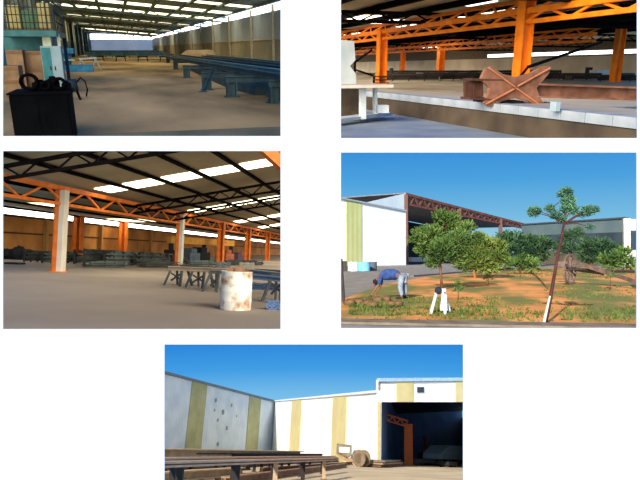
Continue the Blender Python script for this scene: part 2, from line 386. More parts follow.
    for i, (ua, ub) in enumerate(((43, 50), (56.5, 59.5))):
        p0 = lz(ua, 46, 31.); p1 = lz(ub, 34, 31.)
        t = thing('white_board', 'narrow white board above the grey locker, %s one' % ('wider', 'thinner')[i], 'board', (p0.x, 31, 0))
        obj('panel', MB().box((0, 0, p0.z), (p1.x - p0.x, .05, p1.z)), mat('cream_board', (208, 212, 180)), t)
        obj('stand', MB().bar((.1, .1, 0), (.1, .1, p0.z + .1), .06), lk, t)
    # black bench machine with hoses in front
    Yb = 12.2; bk = mat('black_steel', (3, 3, 4), (8, 8, 10), 2, .9, spec=.05); p0 = P.PY(9, 100, Yb); p1 = P.PY(68, 94, Yb); w = p1.x - p0.x
    t = thing('black_workbench', 'black steel workbench block in the lower left of its picture', 'workbench', (p0.x, Yb, 0))
    obj('body', MB().box((0, 0, 0), (w, 1.3, p1.z)), bk, t, bevel=.02)
    obj('top', MB().box((-.03, -.03, p1.z), (w + .03, 1.35, p1.z + .03)), bk, t)
    for k in (0, 1):
        d_ = obj('door', MB().box((w * k / 2 + .03, -.015, .05), (w * (k + 1) / 2 - .03, 0, p1.z - .05)), bk, t)
        obj('handle', MB().bar((w / 2 + (k - .5) * .12, -.03, .4), (w / 2 + (k - .5) * .12, -.03, .55), .02), bk, d_)
    zt = p1.z + .03
    for i, (u, r, lab) in enumerate(((26, .14, 'large black hose coil lying on the dark workbench'), (43, .07, 'small black hose coil in the middle of the workbench'), (57, .10, 'black hose coil on the workbench end by the aisle'))):
        m = MB(); x = P.PY(u, 90, Yb).x - p0.x
        for q in range(3):
            c = Vector((0, .2 + .06 * q, r * 1.0)); pts = [c + Vector((math.cos(a) * r, .03 * math.sin(a * 2), math.sin(a) * r * .93)) for a in [2 * PI * k / 16 for k in range(17)]]
            m.tube(pts, .03, 6)
        tag(obj('hose_coil', m, bk, loc=(p0.x + x, Yb + .3, zt + .03), smooth=True), lab, 'hose', 'hose coils on the workbench')
    for i, (u, w_, h_, lab) in enumerate(((36, .26, .2, 'low black gearbox between the two left hose coils'), (50, .22, .26, 'black gearbox with a round cap near the workbench end'), (64, .16, .17, 'small black gearbox on the workbench corner by the aisle'))):
        x = P.PY(u, 90, Yb).x
        t = thing('gearbox', lab, 'gearbox', (x, Yb + .7, zt))
        obj('casing', MB().box((-w_ / 2, -.12, 0), (w_ / 2, .2, h_ * .8)), bk, t, bevel=.03); obj('cap', MB().lathe([(0, h_), (w_ * .25, h_), (w_ * .3, h_ * .78)], 14), bk, t)
    g = G(76, 100)
    t = thing('machine_motor', 'dark motor with a curved hose beside the workbench', 'motor', (g.x - .25, g.y, 0))
    obj('housing', MB().tube([(0, 0, .45), (.35, 0, .5)], [.22, .2], 14), mat('navy_iron', (14, 28, 36), (24, 44, 54)), t, smooth=True)
    obj('stand', MB().bar((-.1, 0, 0), (0, 0, .35), .08).bar((.4, 0, 0), (.3, 0, .35), .08).bar((.1, .3, 0), (.1, .1, .35), .08), bk, t)
    obj('hose', MB().tube([(.35, -.02, .6), (.48, -.05, .75), (.62, -.08, .6), (.66, -.1, .35), (.6, -.1, .12)], .025, 6), bk, t, smooth=True)
    # items farther down the left side
    g = G(72, 72); bl = mat('machine_blue', (20, 78, 112), (36, 104, 138), 2)
    t = thing('blue_machine', 'blue drilling machine between locker and white trestle', 'machine', (g.x, g.y, 0))
    obj('base', MB().box((-.8, 0, 0), (1.5, 1.2, .5)), bl, t, bevel=.03); obj('column', MB().box((-.5, .3, .5), (0, .8, 1.7)), bl, t, bevel=.03)
    obj('head', MB().box((-.7, -.3, 1.3), (.3, .8, 1.7)), bl, t, bevel=.05); obj('table', MB().box((-.6, -.3, .8), (.3, .3, .9)), lk, t)
    g = G(90, 70); wm = mat('pale_frame', (150, 160, 156), (176, 184, 178))
    t = thing('sawhorse', 'pale sawhorse standing alone left of the aisle', 'sawhorse', (g.x, g.y, 0))
    obj('top_rail', MB().bar((-.7, 0, .85), (.6, 0, .95), .14), wm, t)
    for x in (-.6, .5):
        for s in (-1, 1): obj('leg', MB().bar((x + .35 * s, .2 * s, 0), (x, 0, .88), .09), wm, t)
G = lambda x, y, z=0: P.G(x, y, z)
workshop()

# ================================================================== BEAM YARD (upper right): orange girders over a block wall
P = S2
def truss(p, q, chords, n, w, web):                            # p, q along local axes; chords: z offsets; web between first and last
    m = MB(); p, q = Vector(p), Vector(q)
    for z, t in chords: m.bar(p + Vector((0, 0, z)), q + Vector((0, 0, z)), w, t)
    return m
def zigzag(m, p, q, z0, z1, n, w, z0b=None, z1b=None):
    p, q = Vector(p), Vector(q); z0b = z0 if z0b is None else z0b; z1b = z1 if z1b is None else z1b
    for k in range(n):
        a = p.lerp(q, k / n); b = p.lerp(q, (k + 1) / n); f, g = k / n, (k + 1) / n
        lo = lambda t: z0 + (z0b - z0) * t; hi = lambda t: z1 + (z1b - z1) * t
        m.bar(a + Vector((0, 0, lo(f) if k % 2 else hi(f))), b + Vector((0, 0, hi(g) if k % 2 else lo(g))), w)
    return m
def beam_yard():
    XC, XG = 9.45, 18.57
    orange = mat('orange_paint', (228, 112, 14), (246, 138, 24), 1.5, .5)
    gf = mat('grey_blue_floor', (122, 132, 140), (156, 162, 164), .6, .7, detail=6)
    struct('floor', MB().box((-2, 8.6, -.2), (XC + .4, 60, 0)), gf)
    struct('floor', MB().box((XC + .5, 8, .3), (70, 170, .5)), mat('platform_concrete', (168, 154, 130), (206, 190, 160), .25, .85, detail=6))
    # block-edged retaining wall
    m = MB().box((XC + .05, 8, 0), (XC + .5, 170, .52)); struct('wall_low', m, mat('dark_retaining', (56, 46, 36), (86, 72, 54), .8, .9))
    blk = None; y = 8.7; i = 0
    while y < 60 and i < 46:
        L = .82
        o = obj('concrete_block', MB().box((0, 0, 0), (.5, L - .025, .22)), mat('pale_block', (138, 146, 150), (166, 170, 168), 1.5, .8), bevel=.008) if blk is None else link(blk.copy())
        blk = blk or o; place(o, (XC, y, .54))
        tag(o, 'pale concrete edging block, %s of the row from the picture\'s right' % CNT(i), 'block', 'pale concrete blocks edging the platform'); y += L; i += 1
    struct('trim_2', MB().box((XC + .5, 8, .5), (XC + 2.2, 46, .74)), MATS['platform_concrete'])
    # back and side walls
    XB = 62.
    struct('wall_right', MB().box((XB, 30, .5), (XB + .3, 250, 3.3)), ribbed('beige_cladding', (212, 196, 168), (232, 218, 192), 1.2, 'Y'))
    struct('wall_far', MB().box((-10, 170, 0), (XB, 170.3, 6)), mat('beige_far', (130, 118, 98), (150, 138, 116), .2))
    glow = mat('strip_light_sheet', (246, 248, 255), (255, 255, 255), 1, emit=5)
    struct('window_1', MB().box((XB - .05, 30, P.PX(600, 54, XB).z), (XB, P.YX(488, XB, 4), P.PX(600, 50.5, XB).z)), glow)
    struct('wall_right', MB().box((XB, 30, 3.3), (XB + .3, 250, 7.5)), mat('dark_gable', (110, 98, 80), (136, 122, 100)))
    # roof
    RZ = 5.6
    rows = [(14, 19, 3), (31, 3, 3), (60, 14.5, 0)]
    struct('ceiling', MB().box((5, 8, RZ), (XB, 170, RZ + .15)), mat('roof_pale_brown', (168, 156, 132), (192, 180, 152), .1))
    warm = mat('skylight_sheet', (255, 244, 222), (255, 250, 236), 1, emit=4)
    sp = [(346, 13), (364, 17.5), (386, 21.5), (405, 25), (428, 31), (448, 35), (476, 3), (492, 10), (474, 15), (350, 34), (388, 43), (404, 45), (426, 47), (447, 49)]
    n = 2
    for i, (u, v) in enumerate(sp):
        a, b, c = P.ray(u, v); t = (RZ - .02 - P.h) / c; x, y = a * t, b * t; s = t * .0042
        wx = 15 * t / 600 * .62; wy = wx * .8 + y * .03
        o = struct('window_%d' % n, MB().box((x - wx, y - wy, RZ - .06), (x + wx, y + wy, RZ - .005)), warm); n += 1
    pur = None
    for i in range(12):
        X = 8 + i * 3.6
        o = obj('roof_purlin', MB().ibeam((0, 8, 0), (0, 165, 0), .25, .35, .05), mat('black_steel_roof', (9, 7, 5), (18, 14, 11), 1, .9, spec=.05)) if pur is None else link(pur.copy())
        pur = pur or o; place(o, (X, 0, RZ - .25)); tag(o, 'black roof purlin along the upper right hall, %s from the left' % NTH[i], 'beam', 'purlins of the upper right hall')
    raf = None
    for i in range(5):
        y = 20 + i * 18.
        if raf is None:
            m = MB().bar((5, 0, -.5), (XB, 0, -.5), .2).bar((5, 0, -1.05), (XB, 0, -1.05), .2); zigzag(m, (5, 0, 0), (XB, 0, 0), -1.05, -.5, 44, .09)
            raf = o = obj('roof_truss', m, MATS['black_steel_roof'])
        else: o = link(raf.copy())
        place(o, (0, y + (3.5 if i == 0 else 0), RZ)); tag(o, 'black roof truss across the upper right hall, %s' % ORD[i], 'truss', 'black trusses of the upper right hall')
    # orange columns and girders
    def column(X, Y, z1, w, lab, bolt=True, z0=.5):
        t = thing('orange_column', lab, 'column', (X, Y, z0), 0, 'orange columns of the upper right hall')
        obj('shaft', MB().ibeam((0, 0, 0), (0, 0, z1 - z0), w, w, .07, up=(1, .0, 0)), orange, t)
        obj('base_plate', MB().box((-w * .75, -w * .75, 0), (w * .75, w * .75, .06)), orange, t)
        obj('cap_plate', MB().box((-w * .65, -w * .65, z1 - z0 - .05), (w * .65, w * .65, z1 - z0)), orange, t)
        return t
    cx = (P.YX(519, XG, .5), P.YX(381, XG, .5))
    column(XG, cx[0], 5.0, .62, 'broad orange column right behind the rusty cross plates')
    t = column(XG, cx[1], 4.55, .66, 'orange column by the white sheet at the picture\'s left')
    obj('hazard_band', MB().box((-.5, -.5, .05), (.5, .5, .12)).box((-.5, -.5, .3), (.5, .5, .37)).box((-.5, -.5, .55), (.5, .5, .62)), mat('dark_band', (60, 34, 20)), t)
    G_ = [(614.5, 82, 28, 11, 'slimmer orange column behind the rusty beam\'s right end'), (440, 74, 45, 8, 'small orange column between the two broad columns'), (402, 75, 50, 5.5, 'thin orange column just right of the left broad one'), (492.5, 74, 33, 4, 'thin pale orange post left of the broad middle column')]
    for px, py, pt, wp, lab in G_:
        g = G(px, py, .5) if py > 75 else G(px, 74.5, .5); w = wp * g.y / 600 * .8
        column(g.x, g.y, P.Z(g.x, g.y, pt), w, lab)
    ya, yb = P.YX(660, XG, 4), cx[1] + 22
    def girder(X, ya, yb, zb, zm, zt, lab, sc=1, mat_=orange):
        t = thing('orange_girder', lab, 'girder', (X, ya, zb), 0, 'orange girders of the upper right hall'); L = yb - ya
        obj('bottom_chord', MB().bar((0, 0, 0), (0, L, 0), .22 * sc, .2 * sc), mat_, t)
        obj('middle_chord', MB().bar((.0, 0, zm - zb), (0, L, zm - zb), .3 * sc, .26 * sc), mat_, t)
        obj('top_chord', MB().bar((.6, 0, zt - zb), (.6, L, zt - zb), .2 * sc, .16 * sc), mat_, t)
        obj('lower_webbing', zigzag(MB(), (0, 0, 0), (0, L, 0), 0, zm - zb, int(L / 1.6), .1 * sc), mat_, t)
        m = MB(); n = int(L / 1.5)
        for k in range(n):
            a, b = L * k / n, L * (k + 1) / n
            m.bar((0 if k % 2 else .6, a, zm - zb if k % 2 else zt - zb), (.6 if k % 2 else 0, b, zt - zb if k % 2 else zm - zb), .09 * sc)
        obj('upper_webbing', m, mat_, t)
    girder(XG, ya, yb, 3.85, 4.35, 4.95, 'long orange lattice girder carried by the two broad columns')
    girder(34., 40, 150, 3.7, 4.2, 4.7, 'far orange lattice girder seen below the nearer one', 1.0)
    # orange column at left beyond + thin braces
    a = P.PY(528, 67, 24.); b = P.PY(602, 42, 34.)
    t = thing('diagonal_brace', 'dark slanting brace rising right of the middle column', 'brace', (a.x, a.y, .5))
    obj('rod', about(MB().bar((a.x, a.y, a.z), (b.x, b.y, b.z), .12), (a.x, a.y, .5)), MATS['black_steel_roof'], t)
    obj('foot', MB().box((-.12, -.12, 0), (.12, .12, a.z - .5 + .05)) if a.z < 1 else MB().bar((0, 1.5, 0), (0, 0, a.z - .5), .08), MATS['black_steel_roof'], t)
    for u0_, v0_, u1_, v1_, yy, lab in ((355, 62, 372, 50, 46, 'black slanting bar beside the white sheet, upper'), (356, 70, 374, 76, 46, 'black slanting bar beside the white sheet, lower')):
        a = P.PY(u0_, v0_, yy); b = P.PY(u1_, v1_, yy)
        t = thing('slanting_bar', lab, 'bar', (a.x, yy, .5)); obj('rod', about(MB().bar(a, b, .14), (a.x, yy, .5)), MATS['black_steel_roof'], t)
        lo = a if a.z < b.z else b; obj('foot', about(MB().bar((lo.x, yy, .5), lo, .14), (a.x, yy, .5)), MATS['black_steel_roof'], t)
    # rusty steel member with crossed stiffener plates
    rust = mat('rust', (112, 72, 50), (150, 102, 74), 2.5, .75, bump=.2); rustd = mat('rust_dark', (62, 36, 26), (92, 54, 36), 2.5, .8)
    Yr = 15.0
    def Q(u, v, dy=0): return P.PY(u, v, Yr + dy)
    c = Q(516, 88); base = Vector((c.x, Yr, .76))
    t = thing('crossed_steel_member', 'rusty steel beam ending in crossed stiffener plates, on the platform', 'steel beam', base)
    m = MB(); pa, pb = Q(533, 90.3, .0), Q(664, 94.5, 0)
    hb = Q(560, 83.5).z - Q(560, 97.5).z
    m.ibeam(pa, pb, .55, hb, .05); obj('main_beam', about(m, base), rust, t)
    def arm(u0_, v0_, u1_, v1_, w0, w1, dy):
        a, b = Q(u0_, v0_, dy), Q(u1_, v1_, dy); d_ = (b - a).normalized(); n_ = Vector((-d_.z, 0, d_.x)); k = Yr / 600
        return [a + n_ * w0 * k, a - n_ * w0 * k, b - n_ * w1 * k, b + n_ * w1 * k]
    pts = [(481, 79), (485, 70), (491, 66), (503, 74), (517, 77), (531, 73), (543, 66), (552, 66), (549, 74), (537, 88), (541, 99), (546, 105), (541, 109), (529, 101), (516, 98), (503, 101), (490, 107), (484, 103), (488, 95), (490, 88)]
    obj('cross_plate', about(MB().prism([Q(u, v, -.25) for u, v in pts], (0, .12, 0)), base), rust, t, bevel=.012)
    m = MB()
    for u0_, v0_, u1_, v1_ in ((489, 68, 515, 87), (543, 107, 516, 88), (486, 104, 514, 89), (550, 68, 518, 86)): m.bar(Q(u0_, v0_, -.3), Q(u1_, v1_, -.3), .035, .05, up=(0, 1, 0))
    obj('flange_strip', about(m, base), mat('bright_rust', (176, 106, 66), (196, 124, 80), 4), t)
    m = MB(); m.prism([Q(465, 82, 0), Q(482, 80, 0), Q(482, 99, 0), Q(465, 98, 0)], (0, .1, 0)); m.bar(Q(467, 79.5), Q(500, 80), .5, .07).bar(Q(465, 98), Q(500, 100), .5, .07).bar(Q(478, 83), Q(478, 97), .3, .06, up=(0, 1, 0))
    obj('end_plate', about(m, base), rustd, t, bevel=.01)
    m = MB()
    for (u0_, v0_, u1_, v1_) in ((476, 99, 520, 103), (520, 105, 560, 111)): m.bar(Q(u0_, v0_, .1), Q(u1_, v1_, .1), .3, .14)
    obj('timber_bearer', about(m, base), mat('dark_timber', (34, 26, 20), (52, 40, 30)), t)
    p = G(557.5, 111.5, .74)
    tag(obj('spacer_block', MB().box((-.07, 0, 0), (.07, .2, .22)), mat('white_block', (150, 162, 162)), loc=(p.x, p.y, p.z), bevel=.01), 'small white block standing under the rusty member', 'block')
    # white steel frame, lower left
    wh = mat('white_steel', (206, 212, 206), (226, 230, 224), 2, .5); Yw = 18.3
    R = lambda u, v, dy=0: P.PY(u, v, Yw + dy)
    o_ = Vector((R(363, 120).x, Yw, 0))
    t = thing('white_steel_stand', 'white I-shaped steel stand at the picture\'s lower left', 'stand', o_)
    obj('top_flange', about(MB().bar(R(322, 86.5), R(386, 85.5), 1.2, .09), o_), mat('cream_steel', (206, 188, 160), (222, 206, 180)), t)
    obj('bottom_flange', about(MB().bar(R(322, 121.5, -1.), R(386, 113.5, 1.4), .5, .1), o_), wh, t)
    obj('web_post', about(MB().bar(R(362.5, 119), R(362.5, 87), .17, .2), o_), wh, t); obj('web_post', about(MB().bar(R(375, 114, .3), R(375, 88, .3), .09, .2), o_), wh, t)
    obj('gusset', about(MB().prism([R(376, 105, .2), R(389, 105, .2), R(389, 113, .2), R(376, 113, .2)], (0, .3, 0)), o_), wh, t)
    g = R(347, 87); tag(obj('dark_cabinet', MB().box((-1.3, 0, 0), (.80, .6, R(347, 90).z)), mat('dark_brown_panel', (66, 56, 44), (86, 72, 56)), loc=(g.x * 0 + R(347, 87).x, Yw + .9, 0)), 'dark brown box behind the white steel stand', 'box')
    # white sheet hung at left
    Ys = 30.; m = MB(); out = [(322, 38), (354, 41), (355.5, 60), (350, 66), (356, 74), (356, 86), (322, 86)]
    m.prism([P.PY(u, v, Ys) for u, v in out], (0, .12, 0)); b_ = P.PY(341, 86, Ys)
    m.bar((b_.x + .3, Ys + .1, 0), (b_.x + .3, Ys + .1, b_.z), .1)
    tag(obj('white_sheet', about(m, (b_.x, Ys, 0)), mat('white_plastic', (168, 178, 178), (200, 206, 204), .6, .6), loc=(b_.x, Ys, 0)), 'white sheet panel hanging at the left picture edge', 'sheet')
    # clutter between platform and far wall
    for i, (u, v, wd, ht, c_, nm, lab) in enumerate(((474, 77, 9, 5, (150, 150, 140), 'pale_crate', 'pale crate left of the thin post'), (602, 79, 16, 10, (196, 200, 196), 'white_container', 'white container left of the slim orange column'), (588, 78, 8, 12, (34, 36, 40), 'black_drum', 'black drum beside the white container'), (420, 78, 7, 6, (190, 186, 170), 'pale_box', 'small pale box between the left orange columns'), (391, 80, 4, 12, (44, 52, 40), 'green_cylinder', 'dark green cylinder by the left broad column'), (456, 78, 6, 8, (92, 60, 40), 'brown_crate', 'brown crate near the small orange column'), (570, 80, 9, 7, (90, 70, 52), 'brown_pallet_stack', 'brown stack right of the broad middle column'), (630, 80, 12, 8, (70, 74, 76), 'grey_cabinet', 'grey cabinet at the right picture edge'))):
        g = G(u, v, .5); k = g.y / 600; w = wd * k; h = ht * k
        if 'drum' in nm or 'cyl' in nm: o = obj(nm, MB().lathe([(0, 0), (w / 2, 0), (w / 2, h * .3), (w / 2 * 1.04, h * .33), (w / 2, h * .36), (w / 2, h * .95), (w * .45, h), (0, h)], 16), mat(nm, c_), loc=g, smooth=False)
        else:
            m = MB().box((-w / 2, 0, h * .08), (w / 2, w * .8, h)).box((-w / 2, 0, 0), (-w / 3, w * .8, h * .08)).box((w / 3, 0, 0), (w / 2, w * .8, h * .08)).box((-w / 2 - .02, -.03, h * .85), (w / 2 + .02, w * .8 + .03, h * .93))
            o = obj(nm, m, mat(nm, c_, rough=.6), loc=g)
        tag(o, lab, nm.split('_')[-1] if 'stack' not in nm else 'pallet stack')
    dk = mat('dark_rack', (30, 28, 24), (56, 48, 38), 1)
    for i, (u0_, u1_, v) in enumerate(((377, 440, 81), (442, 486, 80.5), (545, 600, 80), (600, 660, 81.5), (385, 470, 78), (470, 560, 77.5))):
        A = G(u0_, v, .5); B = G(u1_, v, .5); k = A.y / 600; h = 6.5 * k
        t = thing('low_rack', ('dark low rack of bars right of the left broad column', 'dark low rack of bars left of the cross plates', 'dark low rack of bars right of the cross plates', 'dark low rack at the right picture edge', 'farther low rack behind the left columns', 'farther low rack behind the middle column')[i], 'rack', A)
        d_ = B - A
        obj('top_rail', MB().bar((0, 0, h), (d_.x, d_.y, h), .6, h * .34), dk, t); obj('bar_load', MB().bar((0, .3, h * .5), (d_.x, d_.y + .3, h * .5), .3, h * .62), dk, t)
        for q in range(5): obj('leg', MB().bar(d_ * (q / 4), d_ * (q / 4) + Vector((0, 0, h)), h * .14), dk, t)
beam_yard()

# ================================================================== OPEN HALL (middle left): wide floor, orange columns, drum
P = S3
def open_hall():
    XG, XW = -16.73, -30.95
    orange = mat('orange_paint_worn', (206, 100, 26), (230, 126, 42), 2, .6)
    struct('floor', MB().box((-34, 9.4, -.2), (14, 260, 0)), mat('dusty_floor', (150, 136, 118), (176, 162, 142), .12, .75, detail=7))
    brown = ribbed('brown_cladding', (160, 104, 48), (206, 140, 68), 1.0, 'Y')
    struct('wall_left', MB().box((XW - .2, 30, 0), (XW, 260, 3.6)), brown)
    glow = mat('eave_light_sheet', (250, 246, 236), (255, 252, 244), 1, emit=6)
    struct('window_1', MB().box((XW - .2, 30, 3.75), (XW - .1, 260, 4.25)), glow)
    struct('trim_3', MB().box((XW - .15, 30, 3.55), (XW + .15, 260, 3.75)), mat('dark_eave', (52, 38, 26), (70, 52, 36)))
    struct('trim_4', MB().box((XW - .05, 30, 2.1), (XW + .1, 260, 2.25)), mat('dark_girt', (74, 46, 26), (90, 58, 32)))
    struct('wall_far', MB().box((XW, 230, 0), (14, 230.3, 12)), mat('far_brown_wall', (150, 108, 60), (176, 132, 80), .15))
    # roof in two slopes
    aB = 4.78 + .2 * 16.73; ZB = lambda X: aB + .2 * X
    ZA = lambda X: 4.3 + .03 * (X - XW)
    rb = mat('underside_sheet', (150, 138, 108), (172, 158, 126), .25, .8)
    struct('ceiling', MB().prism([(XW - .2, 14, ZA(XW)), (XG, 14, ZB(XG)), (10, 14, ZB(10)), (10, 14, ZB(10) + .15), (XG, 14, ZB(XG) + .15), (XW - .2, 14, ZA(XW) + .15)], (0, 230, 0)), rb)
    warm = mat('skylight_warm', (255, 240, 200), (255, 248, 220), 1, emit=4.5)
    n = 2
    # purlin lines, set by the ridges seen at the picture's top edge
    x1 = P.RP(217, 151, aB, .2).x; x2 = P.RP(156, 151, aB, .2).x; dx = x1 - x2
    PX_ = [x1 + dx * k for k in range(-5, 5)]
    def strip(Y, th, xa, xb, parts):
        nonlocal n
        for k in range(len(parts)):
            a, b = parts[k]
            if b <= a: continue
            m = MB()
            for o_ in ((0, .55) if th < 3 else (.3,)): m.prism([(a, Y + th * o_, ZB(a) - .06), (b, Y + th * o_, ZB(b) - .06), (b, Y + th * o_, ZB(b) - .01), (a, Y + th * o_, ZB(a) - .01)], (0, th * .45, 0))
            struct('window_%d' % n, m, warm); n += 1
    for i, (u, v, u2, th) in enumerate(((215, 171, 273, 2.2), (215, 207, 300, 5.0), (250, 219.5, 300, 7), (262, 227, 300, 8))):
        Y = P.RP(u, v, aB, .2).y; xe = P.RP(u2, v - (u2 - u) * .18, aB, .2).x if i == 0 else 8
        xs = [XG + .2] + [x for x in PX_ if XG + .5 < x < xe - .3] + [xe]
        strip(Y - th / 2, th, XG, xe, [(xs[k] + .16, xs[k + 1] - .16) for k in range(len(xs) - 1)])
    # strip seen left of the girder on the lower slope
    for (ua, ub, v, th) in ((22, 62, 203, 3.0), (105, 140, 219, 5)):
        Y = P.RP((ua + ub) / 2, v, 4.3 + .03 * 30.95, .03).y; xa = P.PY(ua, v, Y).x; xb = P.PY(ub, v, Y).x
        xa, xb = max(xa, XW + .5), min(xb, XG - .3)
        struct('window_%d' % n, MB().prism([(xa, Y, ZA(xa) - .06), (xb, Y, ZA(xb) - .06), (xb, Y, ZA(xb) - .01), (xa, Y, ZA(xa) - .01)], (0, th, 0)), warm); n += 1
    blk = mat('black_roof_steel', (8, 6, 5), (16, 12, 10), 1, .9, spec=.05); pur = None
    for i, X in enumerate(PX_):
        if not XG < X < 9: continue
        o = obj('roof_purlin', MB().ibeam((0, 14.5, 0), (0, 240, 0), .2, .16, .03), blk) if pur is None else link(pur.copy())
        pur = pur or o; place(o, (X, 0, ZB(X) - .12)); tag(o, 'black roof purlin over the wide hall floor, %s from the right' % NTH[len(PX_) - 1 - i], 'beam', 'purlins of the middle left hall')
    for i in range(4):
        X = XW + 2 + i * 3.6; o = link(pur.copy()); place(o, (X, 0, ZA(X) - .2)); tag(o, 'black roof purlin beyond the orange girder, %s from the back wall' % NTH[i], 'beam', 'purlins of the middle left hall')
    # black trusses across
    tr = None
    for i, (u, v) in enumerate(((100, 163), (200, 203), (215, 214))):
        p = P.RP(u, v, aB - 1, .2); Y = p.y
        if tr is None:
            m = MB(); a = (XG, 0, ZB(XG) - .45); b = (9, 0, ZB(9) - .45)
            m.bar(a, b, .16).bar((XG, 0, a[2] - .5), (9, 0, b[2] - .75), .14)
            zigzag(m, (XG, 0, 0), (9, 0, 0), a[2] - .5, a[2], 34, .07, b[2] - .75, b[2]); tr = o = obj('roof_truss', m, blk)
        else: o = link(tr.copy())
        place(o, (0, Y, 0)); tag(o, 'black roof truss across the wide hall, %s' % ORD[i], 'truss', 'black trusses of the middle left hall')
    # girder on the column line
    ya, yb = P.YX(-8, XG, 4), 150.; L = yb - ya
    t = thing('orange_girder', 'orange lattice girder running along the row of orange columns', 'girder', (XG, ya, 3.65))
    obj('bottom_chord', MB().bar((0, 0, 0), (0, L, 0), .2, .16), orange, t); obj('top_chord', MB().bar((0, 0, .85), (0, L, .85), .24, .24), orange, t)
    obj('webbing', zigzag(MB(), (0, 0, 0), (0, L, 0), 0, .85, int(L / 2.1), .1), orange, t)
    # orange corner of a nearer girder, upper right
    a = P.PY(262, 146, 18.); b = P.PY(288, 170, 18.5)
    t = thing('orange_girder', 'corner of a nearer orange girder at the picture\'s upper right', 'girder', (a.x, a.y, a.z))
    obj('top_chord', about(MB().bar(a, b + (b - a) * 1.2, .3, .34), a), orange, t)
    a2 = a + Vector((1.1, 0, 0)); obj('bottom_chord', about(MB().bar(a2, b + (b - a) * 1.2 + Vector((1.1, 0, 0)), .12, .12), a), orange, t)
    # columns
    pale = mat('pale_column_face', (196, 184, 160), (216, 204, 182), 1)
    def column(X, Y, top, w, lab, grp, lean=True, face=True, mt=orange):
        t = thing('orange_column', lab, 'column', (X, Y, 0), 0, grp)
        k = Matrix.Rotation(0, 4, 'Z')
        obj('shaft', MB().ibeam((0, 0, 0), (0, 0, top), w, w, w * .12, up=(1, 0, 0)).box((-w / 2, -w / 2, 0), (0.02, -w / 2 + .03, top)), mt, t)
        if face: obj('side_plate', MB().box((w * .04, -w / 2 - .01, 0), (w / 2 + .02, w / 2, top - .1)), pale, t)
        obj('base_plate', MB().box((-w * .7, -w * .7, 0), (w * .7, w * .7, .05)), mt, t)
    for i, u in enumerate((58, 178.5, 220, 247, 267)):
        Y = P.YX(u, XG); w = (.52, .56, .72, .7, .7)[i]
        column(XG, Y, 4.5, w, 'orange column under the lattice girder, %s' % ORD[i], 'orange columns under the girder', face=(i in (0, 1)))
    for i, u in enumerate((77, 122)):
        X = XW + 2.; Y = P.YX(u, X)
        column(X, Y, 4.2, .8, 'orange column against the brown back wall, %s one' % ('left', 'right')[i], 'orange columns by the back wall', face=False)
    for i, u in enumerate((45, 100, 150)):
        Y = P.YX(u, XW + .3)
        tag(obj('wall_post', MB().ibeam((0, 0, 0), (0, 0, 3.6), .35, .35, .06, up=(1, 0, 0)), mat('tan_post', (168, 122, 66), (186, 140, 80)), loc=(XW + .3, Y, 0)), 'slim tan post on the brown back wall, %s' % ORD[i], 'post', 'tan posts on the back wall')
    # orange-yellow crane beam before the far wall
    A = G(168, 262); B = G(232, 261.5); zt = P.Z(A.x, A.y, 236); zb = P.Z(A.x, A.y, 243)
    t = thing('yellow_crane_beam', 'yellow crane beam on legs behind the second column', 'crane', A); d_ = B - A
    obj('beam', MB().bar((0, 0, (zt + zb) / 2), d_ + Vector((0, 0, (zt + zb) / 2)), .5, zt - zb), mat('crane_yellow', (178, 122, 44), (196, 140, 56)), t)
    for q in (0.03, .5, .97): obj('leg', MB().bar(d_ * q, d_ * q + Vector((0, 0, zb)), .4), mat('black_machine', (22, 20, 20), (38, 34, 32)), t)
    bm = MATS['black_machine']
    for i, (u0_, u1_, v, ht, c_) in enumerate(((172, 183, 263, 14, (40, 26, 20)), (190, 200, 262.5, 15, (58, 66, 70)), (200, 210, 262.5, 16, (12, 12, 14)), (226, 234, 262, 13, (120, 66, 40)), (238, 244, 261, 9, (70, 50, 60)))):
        A = G(u0_, v + .5); B = G(u1_, v + .5); k = A.y / 600; w = (B - A).length; h = ht * k; rz = math.atan2(B.y - A.y, B.x - A.x)
        t = thing('parked_machine', ('dark brown machine left of the yellow beam\'s middle leg', 'grey machine under the yellow crane beam', 'black machine under the yellow crane beam', 'brown machine between third column and beam', 'purple-grey machine behind the third column')[i], 'machine', A, rz)
        mm = mat('machine_%d' % i, c_, [x * 1.4 for x in c_])
        obj('body', MB().box((0, 0, h * .12), (w, 1.5, h * .7)), mm, t, bevel=.05); obj('head', MB().box((w * .2, .1, h * .7), (w * .75, 1.3, h)), mm, t, bevel=.05)
        obj('base', MB().box((-.05, -.05, 0), (w + .05, 1.6, h * .12)), bm, t)
    # long low rows of steel by the back wall
    dk = mat('dark_stock', (34, 36, 32), (66, 66, 58), 1.5); dg = mat('green_grey_stock', (58, 70, 64), (90, 98, 88), 1.5)
    for i, (u0_, u1_, v, ht) in enumerate(((24, 50, 262, 12), (42, 76, 263, 13), (74, 112, 264, 16), (104, 140, 265, 15), (134, 168, 265.5, 14), (84, 124, 267.5, 7), (140, 176, 267.5, 6), (186, 216, 266, 6), (224, 262, 265.5, 6))):
        A = G(u0_, v); B = G(u1_, v); k = A.y / 600; h = ht * k; d_ = B - A
        t = thing('steel_stock_rack', 'low rack of steel bars before the back wall, %s' % ('first from the left', 'second from the left', 'third from the left', 'fourth from the left', 'fifth from the left', 'low one in front of the third', 'low one left of the second column', 'low one between second and third column', 'low one right of the third column')[i], 'rack', A, 0, 'stock racks before the back wall')
        for q in range(5): obj('leg', MB().bar(d_ * (q / 4), d_ * (q / 4) + Vector((0, 0, h * .95)), h * .12), dk, t)
        obj('rail', MB().bar((0, 0, h * .35), d_ + Vector((0, 0, h * .35)), .5, h * .16), dk, t)
        m = MB()
